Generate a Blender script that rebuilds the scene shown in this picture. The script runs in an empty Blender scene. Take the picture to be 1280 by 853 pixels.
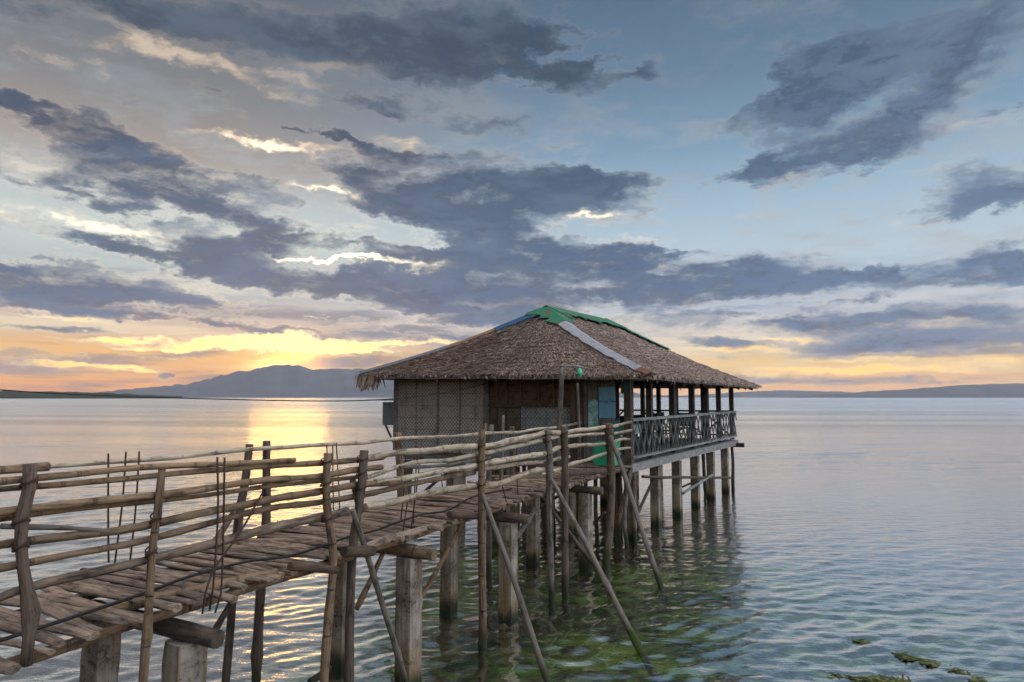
import bpy, math, random
import numpy as np
from mathutils import Vector, noise as mnoise
R = random.Random(7)
S = bpy.context.scene
COL = S.collection
rad = math.radians

# ------------------------------------------------------------------ camera
H = 3.10                      # eye above the water
F = 24.0 / 36.0 * 1280        # focal length in photo pixels
PITCH = math.atan((497 - 426.5) / F)
cam = bpy.data.objects.new('camera', bpy.data.cameras.new('camera'))
COL.objects.link(cam)
cam.location = (0, 0, H)
cam.rotation_euler = (math.pi / 2 + PITCH, 0, 0)
cam.data.lens = 24; cam.data.sensor_width = 36
cam.data.clip_start = 0.05; cam.data.clip_end = 60000
S.camera = cam
S.view_settings.view_transform = 'Standard'
S.view_settings.look = 'None'
S.view_settings.exposure = 0.18
S.view_settings.gamma = 1.0
S.view_settings.use_curve_mapping = False
S.cycles.use_denoising = True
S.cycles.use_adaptive_sampling = True; S.cycles.adaptive_threshold = .02; S.cycles.adaptive_min_samples = 12
S.cycles.max_bounces = 8
S.cycles.transparent_max_bounces = 16
S.cycles.caustics_reflective = False
S.cycles.caustics_refractive = False
S.cycles.sample_clamp_indirect = 6

CP, SP = math.cos(PITCH), math.sin(PITCH)
def ray(x, y):
    a, b = (x - 640) / F, (426.5 - y) / F
    return Vector((a, CP - b * SP, SP + b * CP))
def on_z(x, y, z):
    d = ray(x, y); t = (z - H) / d.z
    return Vector((0, 0, H)) + d * t
def on_y(x, y, Y):
    d = ray(x, y)
    return Vector((0, 0, H)) + d * (Y / d.y)
def azel(x, y):
    d = ray(x, y).normalized()
    return math.atan2(d.x, d.y), math.asin(d.z)

def lin(c):
    return tuple(((v / 255) / 12.92 if v / 255 <= .04045 else ((v / 255 + .055) / 1.055) ** 2.4) for v in c)

# ------------------------------------------------------------------ node helper
class NT:
    def __init__(s, tree): s.t = tree; s.t.nodes.clear()
    def n(s, typ, **kw):
        o = s.t.nodes.new(typ)
        for k, v in kw.items(): setattr(o, k, v)
        return o
    def put(s, sock, v):
        if isinstance(v, bpy.types.NodeSocket): s.t.links.new(v, sock)
        elif v is not None:
            if sock.type == 'RGBA' and len(v) == 3: v = (*v, 1)
            sock.default_value = v
    def m(s, op, a, b=None, c=None, clamp=False):
        o = s.n('ShaderNodeMath', operation=op, use_clamp=clamp)
        for i, v in enumerate((a, b, c)):
            if v is not None: s.put(o.inputs[i], v)
        return o.outputs[0]
    def v(s, op, a, b=None, c=None):
        o = s.n('ShaderNodeVectorMath', operation=op)
        for i, x in enumerate((a, b, c)):
            if x is not None: s.put(o.inputs[i], x)
        return o.outputs['Value' if op in ('DOT_PRODUCT', 'LENGTH') else 'Vector']
    def sc(s, a, k):
        o = s.n('ShaderNodeVectorMath', operation='SCALE'); s.put(o.inputs[0], a); s.put(o.inputs['Scale'], k)
        return o.outputs[0]
    def xyz(s, x, y, z):
        o = s.n('ShaderNodeCombineXYZ')
        for i, q in enumerate((x, y, z)): s.put(o.inputs[i], q)
        return o.outputs[0]
    def sep(s, a):
        o = s.n('ShaderNodeSeparateXYZ'); s.put(o.inputs[0], a); return o.outputs
    def noise(s, vec, scale, detail=4, rough=.55, dist=0, lac=2.0, dim='3D'):
        o = s.n('ShaderNodeTexNoise', noise_dimensions=dim)
        s.put(o.inputs['Vector'], vec)
        for k, q in (('Scale', scale), ('Detail', detail), ('Roughness', rough), ('Distortion', dist), ('Lacunarity', lac)):
            s.put(o.inputs[k], q)
        return o
    def sm(s, x, a, b, lo=0., hi=1.):
        o = s.n('ShaderNodeMapRange', interpolation_type='SMOOTHSTEP')
        for i, q in enumerate((x, a, b, lo, hi)): s.put(o.inputs[i], q)
        return o.outputs[0]
    def lr(s, x, a, b, lo=0., hi=1.):
        o = s.n('ShaderNodeMapRange')
        for i, q in enumerate((x, a, b, lo, hi)): s.put(o.inputs[i], q)
        return o.outputs[0]
    def mix(s, f, a, b, blend='MIX'):
        o = s.n('ShaderNodeMix', data_type='RGBA', blend_type=blend)
        s.put(o.inputs[0], f); s.put(o.inputs[6], a); s.put(o.inputs[7], b)
        return o.outputs[2]
    def ramp(s, x, stops, interp='LINEAR'):
        o = s.n('ShaderNodeValToRGB'); r = o.color_ramp; r.interpolation = interp
        while len(r.elements) > 1: r.elements.remove(r.elements[-1])
        for i, (p, c) in enumerate(stops):
            e = r.elements[0] if i == 0 else r.elements.new(p)
            e.position = p; e.color = (*c, 1)
        s.put(o.inputs[0], x); return o.outputs[0]

# ------------------------------------------------------------------ sky
SUN_AZ, SUN_EL = azel(364, 452)[0], rad(3.2)
WS = 0.10                                   # world strength
def C(r, g, b, k=1.0): return tuple(v * k for v in lin((r, g, b)))

world = bpy.data.worlds.new('World'); S.world = world
world.use_nodes = True
W = NT(world.node_tree)
gen = W.n('ShaderNodeTexCoord').outputs['Generated']
dx, dy, dz = W.sep(gen)
az = W.m('ARCTAN2', dx, dy)
el = W.m('ARCSINE', dz)
elp = W.m('MAXIMUM', el, 0.0)
ae = W.xyz(az, el, 0.0)
zz = W.m('ADD', W.m('MAXIMUM', dz, 0.0), 0.11)
plane = W.xyz(W.m('DIVIDE', dx, zz), W.m('DIVIDE', dy, zz), 0.0)
# wind-drawn warp of the cloud outlines
w1 = W.noise(plane, 1.1, 5, .6, dim='2D').outputs['Color']
w2 = W.noise(W.v('MULTIPLY', ae, (1.0, 1.7, 1.0)), 9.0, 6, .62, dim='2D').outputs['Color']
w3 = W.noise(W.v('MULTIPLY', ae, (1.0, 1.9, 1.0)), 34.0, 5, .62, dim='2D').outputs['Color']
off = W.v('ADD', W.v('MULTIPLY', W.v('SUBTRACT', w1, (.5, .5, .5)), (.10, .035, 0)),
          W.v('MULTIPLY', W.v('SUBTRACT', w2, (.5, .5, .5)), (.11, .05, 0)))
off = W.v('ADD', off, W.v('MULTIPLY', W.v('SUBTRACT', w3, (.5, .5, .5)), (.045, .024, 0)))
# less warp close to the horizon, so that far layers lie flat
off = W.sc(off, W.sm(el, 0.02, 0.2, .35, 1.0))
pw = W.v('ADD', ae, off)
aew = W.v('MULTIPLY_ADD', off, (.35, .35, 0), ae)
ROTS = (-22, -10, -3, 0, 4, 9, 16)
def blobs(lst, vec):
    """sum of soft elliptic patches, each (photo x, y, half width, half height, tilt, weight) as a direction in the sky"""
    acc = None
    for rot in ROTS:
        sub = [q for q in lst if min(ROTS, key=lambda r_: abs(r_ - q[4])) == rot]
        if not sub: continue
        if acc is not None: vec_ = W.v('MULTIPLY_ADD', W.xyz(acc, acc, 0.0), (1e-7, 1e-7, 0), vec)
        else: vec_ = vec
        c_, s_ = math.cos(rad(rot)), math.sin(rad(rot))
        # frame turned clockwise by rot
        pr = vec_ if rot == 0 else W.xyz(W.v('DOT_PRODUCT', vec_, (c_, -s_, 0)), W.v('DOT_PRODUCT', vec_, (s_, c_, 0)), 0.0)
        for (x, y, rx, ry, _, w) in sub:
            a0, e0 = azel(x, y); a1, _e = azel(x + rx, y); _a, e1 = azel(x, y - ry)
            sa, se = abs(a1 - a0), abs(e1 - e0)
            ca, ce = a0 * c_ - e0 * s_, a0 * s_ + e0 * c_
            q = W.v('MULTIPLY_ADD', pr, (1 / sa, 1 / se, 0), (-ca / sa, -ce / se, 0))
            d = W.v('DOT_PRODUCT', q, q)
            g = W.m('POWER', 0.42, d)
            acc = W.m('MULTIPLY_ADD', g, w, acc if acc is not None else 0.0)
    return acc
DARK = [
 (640, 392, 60, 9, 0, .8), (720, 398, 70, 8, 0, .7), (560, 400, 60, 8, 0, .7), (820, 362, 60, 9, 0, .9), (900, 365, 60, 8, 0, .6), (990, 405, 80, 8, 0, .7), (1120, 400, 90, 8, 0, .6), (1240, 395, 70, 9, 0, .8), (1100, 375, 120, 6, 0, .6), (30, 330, 70, 9, 4, .6), (140, 345, 70, 7, 9, .6), (860, 205, 25, 9, 0, .5), (430, 215, 60, 9, 4, .6), (470, 225, 40, 8, 0, .5), (330, 225, 50, 7, 4, .5), (940, 130, 40, 25, -22, .5), (1130, 140, 90, 12, -10, .5), (1050, 120, 80, 14, -22, .5), (220, 100, 60, 9, 4, .4), (160, 120, 60, 8, 4, .4), (520, 60, 60, 14, 4, .5), (660, 55, 50, 14, 4, .5),
 (330, 42, 330, 38, 2, .62), (560, 45, 150, 45, 0, .55), (600, 20, 130, 30, 0, .4), (430, 60, 170, 26, 4, .5), (40, 22, 70, 18, 9, .6), (170, 25, 90, 16, 4, .5),
 (80, 150, 105, 24, 9, 1.1), (120, 172, 95, 20, 9, .7), (40, 128, 60, 14, 4, .6),
 (180, 228, 150, 28, 4, 1.1), (90, 245, 100, 18, 9, .7), (250, 262, 110, 15, 16, .8), (320, 275, 45, 11, 16, .6),
 (295, 311, 95, 17, -3, 1.4), (120, 308, 60, 8, 4, .7), (40, 262, 60, 8, 9, .3),
 (50, 357, 120, 22, 4, 1.1), (180, 372, 190, 13, 4, .8), (260, 335, 130, 11, 9, .7), (390, 352, 190, 13, 4, .8),
 (470, 312, 85, 10, 4, .9), (540, 322, 60, 9, 0, .7),
 (600, 232, 150, 28, 0, 1.2), (650, 250, 130, 22, 0, .7), (730, 234, 70, 10, 4, .8), (520, 250, 90, 18, 4, .7), (620, 285, 120, 22, 9, .95),
 (690, 325, 150, 26, 0, 1.1), (620, 350, 210, 20, 0, .9), (790, 322, 60, 14, 0, .8), (480, 365, 130, 11, 4, .7),
 (700, 372, 170, 13, 0, .8), (560, 385, 120, 7, 0, .8), (830, 385, 70, 12, 0, .6), (600, 405, 130, 6, 0, .7),
 (470, 130, 60, 17, 4, .95), (400, 168, 45, 9, 9, 1.0), (340, 155, 30, 6, 4, .8), (690, 96, 48, 17, 9, .98), (780, 96, 28, 11, -10, 1.0), (620, 155, 70, 8, 0, .6), (730, 75, 40, 10, -10, .6),
 (510, 195, 60, 11, 0, .75), (540, 92, 60, 12, 0, .7), (455, 180, 40, 7, 4, .8), (580, 195, 70, 10, 0, .6), (640, 165, 60, 8, 0, .5),
 (1030, 192, 140, 24, -10, 1.35), (1110, 185, 90, 19, -3, .8), (950, 205, 70, 18, -3, .8), (1005, 95, 75, 52, -22, 1.1), (1090, 75, 120, 40, -22, 1.0),
 (1225, 45, 85, 34, -22, 1.1), (1180, 110, 80, 22, -22, .9), (1240, 225, 100, 26, -3, .95), (1220, 262, 100, 16, -3, .95), (1260, 130, 40, 8, 0, .7),
 (1000, 350, 210, 10, 0, 1.25), (1190, 352, 130, 11, -3, 1.1), (1265, 320, 45, 14, 9, 1.1), (890, 340, 45, 14, 0, 1.1), (1110, 338, 40, 12, 0, .9), (955, 336, 45, 11, 0, .8),
 (1190, 425, 130, 17, 0, 1.0), (1080, 432, 70, 11, 0, .8), (905, 432, 38, 7, 4, 1.1), (950, 393, 140, 14, 0, .75), (1180, 385, 140, 11, 0, .7), (1050, 412, 90, 7, 0, .6), (880, 447, 30, 6, 0, .7),
 (1000, 477, 170, 6, 0, .75), (1200, 472, 120, 5, 0, .6), (70, 411, 80, 4, 0, 1.1), (204, 467, 11, 4, 0, 1.3), (470, 450, 90, 9, -3, 1.0), (395, 458, 50, 6, 0, .9),
 (560, 422, 140, 5, 0, .7), (200, 398, 200, 5, 4, .7), (450, 478, 80, 12, 0, .8), (60, 443, 100, 4, 0, .5), (220, 470, 100, 3, 0, .5), (300, 412, 160, 4, 4, .6),
]
LIGHT = [
 (610, 378, 70, 5, 0, .8), (700, 382, 60, 5, 0, .8), (800, 372, 50, 5, 0, .8), (850, 395, 60, 5, 0, .6), (1000, 390, 90, 4, 0, .6), (1150, 372, 80, 4, 0, .6), (560, 340, 40, 5, 0, .5), (1100, 160, 60, 10, -10, .5), (150, 330, 70, 4, 9, .6), (590, 212, 50, 5, 0, .5),
 (130, 62, 80, 17, -10, .75), (260, 82, 150, 13, 9, .85), (120, 92, 50, 13, -10, .5), (430, 88, 60, 10, -3, .75), (60, 72, 80, 9, 4, .4), (350, 95, 90, 9, 4, .6),
 (315, 178, 55, 7, 4, 1.5), (370, 180, 40, 6, 0, .6), (20, 205, 60, 22, 9, .85), (120, 198, 60, 15, 0, .8), (200, 182, 40, 8, 0, .5),
 (395, 238, 55, 6, 4, 1.1), (430, 242, 30, 6, 0, .6), (510, 170, 70, 14, 4, .7), (480, 195, 110, 13, 0, .6), (540, 185, 25, 18, 0, .3),
 (70, 278, 130, 15, 9, .9), (190, 294, 90, 9, 4, .7), (420, 328, 100, 5, 0, 1.35), (500, 332, 60, 5, 0, 1.2), (520, 318, 60, 8, 0, .7), (400, 303, 70, 6, 0, .8),
 (620, 70, 18, 4, 9, .9), (738, 266, 32, 6, -3, 1.1), (715, 285, 50, 12, 0, .6), (818, 338, 20, 4, 0, 1.1), (490, 358, 50, 4, 0, .9), (270, 345, 50, 4, 9, .6),
 (840, 300, 70, 16, 0, .5), (450, 288, 120, 14, 0, .5), (760, 300, 60, 8, 0, .6),
 (250, 432, 130, 6, 0, 1.25), (360, 427, 70, 6, 0, 1.5), (300, 424, 130, 8, 0, .6), (180, 436, 60, 3, 0, .8), (170, 461, 50, 4, 0, 1.1), (90, 455, 60, 3, 0, .9), (240, 447, 160, 3, 0, .7), (60, 470, 120, 3, 0, .5),
 (500, 432, 110, 4, -3, 1.1), (470, 440, 60, 3, 0, .9), (60, 393, 110, 4, 4, .8), (380, 393, 50, 3, 0, .8), (120, 425, 60, 3, 0, .5),
 (910, 440, 75, 5, 0, 1.2), (980, 425, 60, 4, 0, .9), (1150, 462, 170, 5, 0, 1.45), (1020, 461, 110, 4, 0, 1.2), (1230, 452, 110, 4, 0, .9), (1100, 449, 130, 4, 0, 1.0), (940, 470, 60, 4, 0, .8),
 (1180, 403, 45, 4, 0, 1.0), (870, 372, 25, 5, 0, .7), (1080, 328, 30, 5, 0, .8), (900, 325, 50, 6, 0, .6), (1130, 285, 40, 6, -3, .6),
 (900, 272, 35, 9, 0, .6), (1020, 217, 140, 6, -10, .7), (1200, 145, 100, 18, 0, .55), (1050, 150, 70, 9, -10, .5), (1180, 210, 90, 9, -3, .55), (950, 482, 80, 4, 0, .6),
 (1000, 365, 160, 4, 0, .5), (1060, 372, 40, 3, 0, .9), (780, 360, 60, 6, 0, .5),
]
Dv = blobs(DARK, pw)
Lv = blobs(LIGHT, W.v('MULTIPLY_ADD', W.xyz(Dv, Dv, 0.0), (1e-7, 1e-7, 0), pw))
fb = W.noise(plane, 2.3, 8, .6, dim='2D').outputs['Fac']
fb2 = W.noise(W.v('MULTIPLY', aew, (.8, 2.7, 1.0)), 7.5, 10, .63, dim='2D').outputs['Fac']
tex = W.m('ADD', W.m('MULTIPLY', W.m('SUBTRACT', fb, .5), .7), W.m('MULTIPLY', W.m('SUBTRACT', fb2, .5), 2.7))
Dv = W.m('MINIMUM', Dv, 1.25)
fb3 = W.noise(W.v('MULTIPLY', aew, (1.0, 2.0, 1.0)), 30.0, 7, .68, dim='2D').outputs['Fac']
tex = W.m('ADD', tex, W.m('MULTIPLY', W.m('SUBTRACT', fb3, .5), .95))
inview = W.sm(dy, -0.1, 0.45)
# clouds all round the rest of the dome
gen_cl = W.sm(fb, .47, .68)
Dd = W.m('ADD', Dv, W.m('MULTIPLY', gen_cl, W.m('SUBTRACT', .75, W.m('MULTIPLY', inview, .70))))
DT = W.m('ADD', Dd, tex)
soft = W.sm(fb, .40, .58)
dens = W.m('ADD', W.m('MULTIPLY', W.sm(DT, W.m('SUBTRACT', .42, W.m('MULTIPLY', soft, .28)), W.m('ADD', .96, W.m('MULTIPLY', soft, .50))), .86), W.m('MULTIPLY', W.sm(DT, .80, 1.6), .14))
rimD = W.m('MULTIPLY', W.sm(DT, .30, .52), W.m('SUBTRACT', 1.0, W.sm(DT, .52, .8)))
LT = W.m('ADD', Lv, W.m('MULTIPLY', tex, .85))
lite = W.sm(LT, .30, 1.15)
glow_core = W.sm(LT, .68, 1.5)
# thin drawn-out layers low over the sea
stv = W.v('MULTIPLY', aew, (2.6, 30.0, 1.0))
streak = W.noise(stv, 1.0, 5, .58, dim='2D').outputs['Fac']
low = W.sm(el, rad(13), rad(4))
u = W.m('DIVIDE', elp, rad(90), clamp=True)
def E(d): return d / 90
right = W.ramp(u, [(E(0), C(230, 176, 140)), (E(1.3), C(248, 186, 108)), (E(2.8), C(253, 204, 116)), (E(4.2), C(206, 190, 180)), (E(7), C(176, 188, 202)), (E(11), C(180, 198, 210)), (E(15), C(158, 184, 203)),
                   (E(20), C(122, 152, 177)), (E(25), C(99, 126, 151)), (E(31), C(82, 106, 132)), (E(45), C(135, 145, 160)), (E(90), C(205, 200, 198))])
left = W.ramp(u, [(E(0), C(250, 156, 72)), (E(1.3), C(255, 174, 72)), (E(3.5), C(250, 192, 112)), (E(5), C(214, 184, 162)), (E(8), C(176, 182, 186)), (E(12), C(192, 206, 202)), (E(15), C(186, 192, 192)),
                  (E(18), C(162, 152, 146)), (E(22), C(130, 130, 132)), (E(26), C(109, 114, 122)), (E(31), C(93, 100, 112)), (E(45), C(140, 142, 152)), (E(90), C(205, 200, 198))])
base = W.mix(W.sm(az, rad(-26), rad(9)), left, right)
dcol = W.ramp(u, [(E(0), C(140, 122, 140)), (E(2.5), C(136, 134, 156)), (E(5), C(92, 116, 154)), (E(9), C(58, 92, 138)), (E(14), C(50, 82, 124)), (E(19), C(50, 76, 106)), (E(24), C(62, 77, 96)), (E(32), C(55, 67, 84)), (E(90), C(150, 160, 175))])
dcol = W.mix(W.m('MULTIPLY', W.sm(az, rad(6), rad(28)), .38), dcol, C(124, 150, 186))
dcol = W.mix(W.m('MULTIPLY', W.sm(W.m('ADD', fb2, W.m('MULTIPLY', fb, .4)), .60, .95), .38), dcol, C(122, 144, 168))
dcol = W.mix(W.m('MULTIPLY', W.sm(W.m('ADD', fb2, W.m('MULTIPLY', W.m('SUBTRACT', fb3, .5), .9)), .60, .40), .6), dcol, C(46, 64, 96))
lcol = W.ramp(u, [(E(0), C(255, 205, 130)), (E(2), C(255, 220, 150)), (E(4), C(255, 236, 196)), (E(9), C(250, 236, 212)), (E(14), C(236, 232, 220)), (E(20), C(226, 200, 172)), (E(30), C(214, 190, 165)), (E(90), C(230, 225, 220))])
lcol = W.mix(W.m('MULTIPLY', W.sm(az, rad(4), rad(16)), W.sm(el, rad(4), rad(9))), lcol, C(214, 208, 206))
veil = W.m('MULTIPLY', W.sm(W.m('ADD', fb, W.m('MULTIPLY', W.m('SUBTRACT', fb2, .5), .9)), .42, .66), W.sm(el, rad(5), rad(12)))
base = W.mix(W.m('MULTIPLY', veil, .5), base, W.mix(W.sm(el, rad(14), rad(28)), C(176, 184, 190), C(122, 134, 146)))
base = W.mix(W.m('MULTIPLY', W.m('MULTIPLY', W.sm(streak, .5, .66), low), .7), base, dcol)
base = W.mix(W.m('MULTIPLY', W.m('MULTIPLY', W.sm(streak, .47, .33), low), .55), base, lcol)
c1 = W.mix(W.m('MULTIPLY', lite, W.sm(el, rad(25), rad(16), .55, .92)), base, lcol)
c1 = W.mix(W.m('MULTIPLY', rimD, W.m('MULTIPLY', .34, W.m('MULTIPLY', W.sm(el, rad(23), rad(13), .2, 1.0), W.sm(az, rad(25), rad(-5), .45, 1.0)))), c1, lcol)
dcol = W.sc(dcol, .80)
c1 = W.mix(W.m('MULTIPLY', dens, .95), c1, dcol)
hot = W.m('MULTIPLY', glow_core, W.m('SUBTRACT', 1.0, W.m('MULTIPLY', dens, .9)))
hot = W.m('MULTIPLY', hot, W.sm(el, rad(25), rad(15), .12, 1.0))
gs = W.v('MULTIPLY', W.v('SUBTRACT', ae, (SUN_AZ, rad(4.2), 0)), (1 / rad(11), 1 / rad(5), 0))
gain = W.m('ADD', 1.5, W.m('MULTIPLY', W.m('POWER', .35, W.v('DOT_PRODUCT', gs, gs)), 3.4))
c1 = W.mix(hot, c1, W.sc(W.mix(W.sm(el, rad(5), rad(11)), C(255, 200, 92), C(255, 244, 214)), gain))
# the sun behind the cloud bank lights the cloud round it
sd = (math.sin(SUN_AZ) * math.cos(SUN_EL), math.cos(SUN_AZ) * math.cos(SUN_EL), math.sin(SUN_EL))
ga = W.v('MULTIPLY', W.v('SUBTRACT', W.v('MULTIPLY_ADD', off, (.5, .5, 0), ae), (SUN_AZ, rad(2.3), 0)), (1 / rad(2.3), 1 / rad(1.1), 0))
aur = W.m('MULTIPLY', W.m('POWER', .37, W.v('DOT_PRODUCT', ga, ga)), W.m('SUBTRACT', 1.0, W.m('MULTIPLY', dens, .5)))
c1 = W.v('ADD', c1, W.sc((3.6, 1.6, .2), aur))
# added sky glow, out of view behind right and overhead, to light the foreground
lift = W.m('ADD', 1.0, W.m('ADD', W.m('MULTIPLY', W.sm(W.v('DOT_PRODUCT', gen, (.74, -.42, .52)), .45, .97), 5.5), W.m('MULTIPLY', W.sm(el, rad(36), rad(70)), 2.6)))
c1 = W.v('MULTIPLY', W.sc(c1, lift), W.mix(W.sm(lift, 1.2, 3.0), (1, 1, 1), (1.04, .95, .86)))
c1 = W.sc(c1, 1.0 / WS)
sky = W.n('ShaderNodeTexSky', sky_type='NISHITA')
sky.sun_disc = False; sky.sun_elevation = SUN_EL; sky.sun_rotation = SUN_AZ
sky.air_density = 1.0; sky.dust_density = 2.0
mixn = W.n('ShaderNodeMix', data_type='RGBA'); mixn.inputs[0].default_value = .03
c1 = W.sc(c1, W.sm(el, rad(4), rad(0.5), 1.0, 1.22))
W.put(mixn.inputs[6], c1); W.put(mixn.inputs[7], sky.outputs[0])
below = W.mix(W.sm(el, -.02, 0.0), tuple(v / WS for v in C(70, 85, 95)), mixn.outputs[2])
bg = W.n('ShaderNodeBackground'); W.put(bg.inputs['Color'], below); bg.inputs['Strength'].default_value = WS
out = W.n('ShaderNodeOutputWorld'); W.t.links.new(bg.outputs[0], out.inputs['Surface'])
world.cycles.sampling_method = 'NONE'

sun = bpy.data.objects.new('sun', bpy.data.lights.new('sun', 'SUN')); COL.objects.link(sun)
sun.data.energy = 0.045; sun.data.angle = rad(6.0); sun.data.color = (1.0, .50, .10)
sun.rotation_euler = Vector(sd).to_track_quat('Z', 'Y').to_euler()

# ------------------------------------------------------------------ materials
def mat(name):
    m = bpy.data.materials.new(name); m.use_nodes = True
    return m, NT(m.node_tree)
def finish(T, color, rough=.8, bump=None, bstr=.5, bdist=.02, spec=.3, extra=None):
    p = T.n('ShaderNodeBsdfPrincipled'); o = T.n('ShaderNodeOutputMaterial')
    T.put(p.inputs['Base Color'], color); T.put(p.inputs['Roughness'], rough); T.put(p.inputs['Specular IOR Level'], spec)
    if bump is not None:
        b = T.n('ShaderNodeBump'); b.inputs['Strength'].default_value = bstr; b.inputs['Distance'].default_value = bdist
        T.put(b.inputs['Height'], bump); T.put(p.inputs['Normal'], b.outputs[0])
    if extra: extra(p)
    T.t.links.new(p.outputs[0], o.inputs[0])
def wood(name, c1, c2, dark, streak=.6, rough=.85, rings=0.0):
    m, T = mat(name)
    g = T.n('ShaderNodeAttribute', attribute_name='grain').outputs['Vector']
    lowf = T.noise(g, .11, 2).outputs['Fac']
    st = T.noise(T.v('MULTIPLY', g, (60, 60, 3.0)), 1.0, 5, .6).outputs['Fac']
    pt = T.noise(T.v('MULTIPLY', g, (14, 14, 5)), 1.0, 5, .65).outputs['Fac']
    col = T.mix(T.sm(lowf, .36, .64), c1, c2)
    col = T.mix(T.m('MULTIPLY', T.sm(st, .5, .72), streak), col, dark)
    col = T.mix(T.m('MULTIPLY', T.sm(pt, .49, .66), .75), col, dark)
    col = T.mix(T.m('MULTIPLY', T.sm(pt, .46, .28), .4), col, tuple(min(1, v * 1.6) for v in c1))
    bp = T.m('ADD', st, pt)
    # wet, weedy band up to the tide line
    wz = T.sep(T.n('ShaderNodeNewGeometry').outputs['Position'])[2]
    wet = T.sm(T.m('ADD', wz, T.m('MULTIPLY', T.m('SUBTRACT', pt, .5), .5)), .36, .14)
    col = T.mix(wet, col, T.mix(st, (.012, .014, .008), (.035, .04, .016)))
    if rings:      # bamboo nodes along the pole
        gz = T.m('ADD', T.sep(g)[2], T.m('MULTIPLY', pt, .03))
        rg = T.sm(T.m('ABSOLUTE', T.m('SUBTRACT', T.m('FRACT', T.m('DIVIDE', gz, .41)), .5)), .462, .49)
        col = T.mix(T.m('MULTIPLY', rg, rings), col, dark); bp = T.m('ADD', bp, T.m('MULTIPLY', rg, 1.2))
    finish(T, col, rough, bp, .9, .014)
    return m
M = {}
M['pole'] = wood('weathered_pole_wood', (.25, .17, .105), (.15, .102, .066), (.028, .02, .014), .95, .9, .28)
M['creampole'] = wood('bleached_bamboo', (.44, .37, .28), (.31, .255, .19), (.07, .052, .038), .8, .9, .25)
M['paleplank'] = wood('pale_deck_wood', (.27, .20, .15), (.125, .092, .07), (.02, .015, .013), 1.0)
M['post'] = wood('dark_post_wood', (.115, .085, .066), (.066, .05, .04), (.014, .011, .010), 1.0)
M['greypole'] = wood('grey_pole_wood', (.155, .138, .122), (.10, .088, .078), (.03, .027, .024), .9)
M['plank'] = wood('grey_plank_wood', (.17, .165, .16), (.115, .11, .108), (.04, .037, .037), .8)
M['darkplank'] = wood('dark_brown_plank', (.10, .066, .045), (.07, .047, .034), (.02, .014, .011), .7)
M['veranda'] = wood('veranda_post_wood', (.06, .052, .047), (.045, .04, .038), (.02, .018, .018), .6)
M['whitewood'] = wood('faded_white_wood', (.27, .29, .285), (.19, .205, .205), (.06, .062, .06), .7)
M['fascia'] = wood('fascia_board', (.25, .25, .245), (.18, .18, .178), (.10, .10, .10), .5)

def concrete():
    m, T = mat('stained_concrete')
    g = T.n('ShaderNodeNewGeometry').outputs['Position']
    z = T.sep(g)[2]
    big = T.noise(g, 2.6, 6, .65).outputs['Fac']; fine = T.noise(g, 28, 5, .65).outputs['Fac']
    drip = T.noise(T.v('MULTIPLY', g, (14, 14, 1.2)), 1.0, 5, .6).outputs['Fac']
    c = T.mix(T.sm(big, .38, .62), (.31, .28, .245), (.155, .137, .118))
    c = T.mix(T.m('MULTIPLY', T.sm(drip, .44, .66), .8), c, (.14, .085, .045))
    c = T.mix(T.m('MULTIPLY', T.sm(T.m('ADD', z, T.m('MULTIPLY', big, .7)), 1.0, .25), .75), c, (.19, .125, .045))
    c = T.mix(T.m('MULTIPLY', T.sm(T.m('ADD', fine, T.m('MULTIPLY', T.m('SUBTRACT', big, .5), .6)), .55, .68), .8), c, (.04, .035, .03))
    c = T.mix(T.sm(T.m('ADD', z, T.m('MULTIPLY', drip, .5)), .52, .3), c, (.02, .025, .014))
    finish(T, c, .9, T.m('ADD', T.m('MULTIPLY', fine, .6), big), .8, .02)
    return m
M['concrete'] = concrete()

def thatch(name, a, b, c):
    m, T = mat(name)
    rnd = T.n('ShaderNodeNewGeometry').outputs['Random Per Island']
    p = T.n('ShaderNodeTexCoord').outputs['Object']
    big = T.noise(p, .9, 5, .6).outputs['Fac']
    col = T.ramp(rnd, [(0, c), (.25, b), (.6, a), (.88, tuple(v * 1.5 for v in a)), (1, tuple(v * 2.3 for v in a))])
    col = T.mix(T.m('MULTIPLY', T.sm(big, .42, .7), .5), col, b)
    finish(T, col, .9)
    return m
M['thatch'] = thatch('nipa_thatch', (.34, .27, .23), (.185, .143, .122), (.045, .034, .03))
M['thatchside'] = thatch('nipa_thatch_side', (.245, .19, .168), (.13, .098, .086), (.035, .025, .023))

def flat(name, c, rough=.7, k=.35, sc=9, spec=.3, dirt=(.05, .045, .04)):
    m, T = mat(name)
    p = T.n('ShaderNodeTexCoord').outputs['Object']
    n1 = T.noise(p, sc, 6, .65).outputs['Fac']; n2 = T.noise(T.v('MULTIPLY', p, (9, 9, 1)), 3, 4).outputs['Fac']
    col = T.mix(T.m('MULTIPLY', T.sm(n1, .45, .75), k), c, tuple(v * .45 for v in c))
    col = T.mix(T.m('MULTIPLY', T.sm(n2, .52, .75), k), col, dirt)
    finish(T, col, rough, n1, .25, .01, spec)
    return m
M['tin'] = flat('grey_tin', (.27, .29, .33), .6, .9, 7, .4, (.10, .06, .04))
M['darktin'] = flat('weathered_dark_tin', (.10, .11, .13), .6, .8, 7, .4, (.08, .05, .035))
M['rusttin'] = flat('rusty_tin', (.20, .115, .065), .8, .6, 8)
M['green'] = flat('green_net', (.010, .15, .085), .85, .6, 22)
mgn, T = mat('worn_green_net'); p_ = T.n('ShaderNodeTexCoord').outputs['Object']; n_ = T.noise(p_, 4.5, 7, .7).outputs['Fac']; n2_ = T.noise(p_, 40, 4, .6).outputs['Fac']
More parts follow.
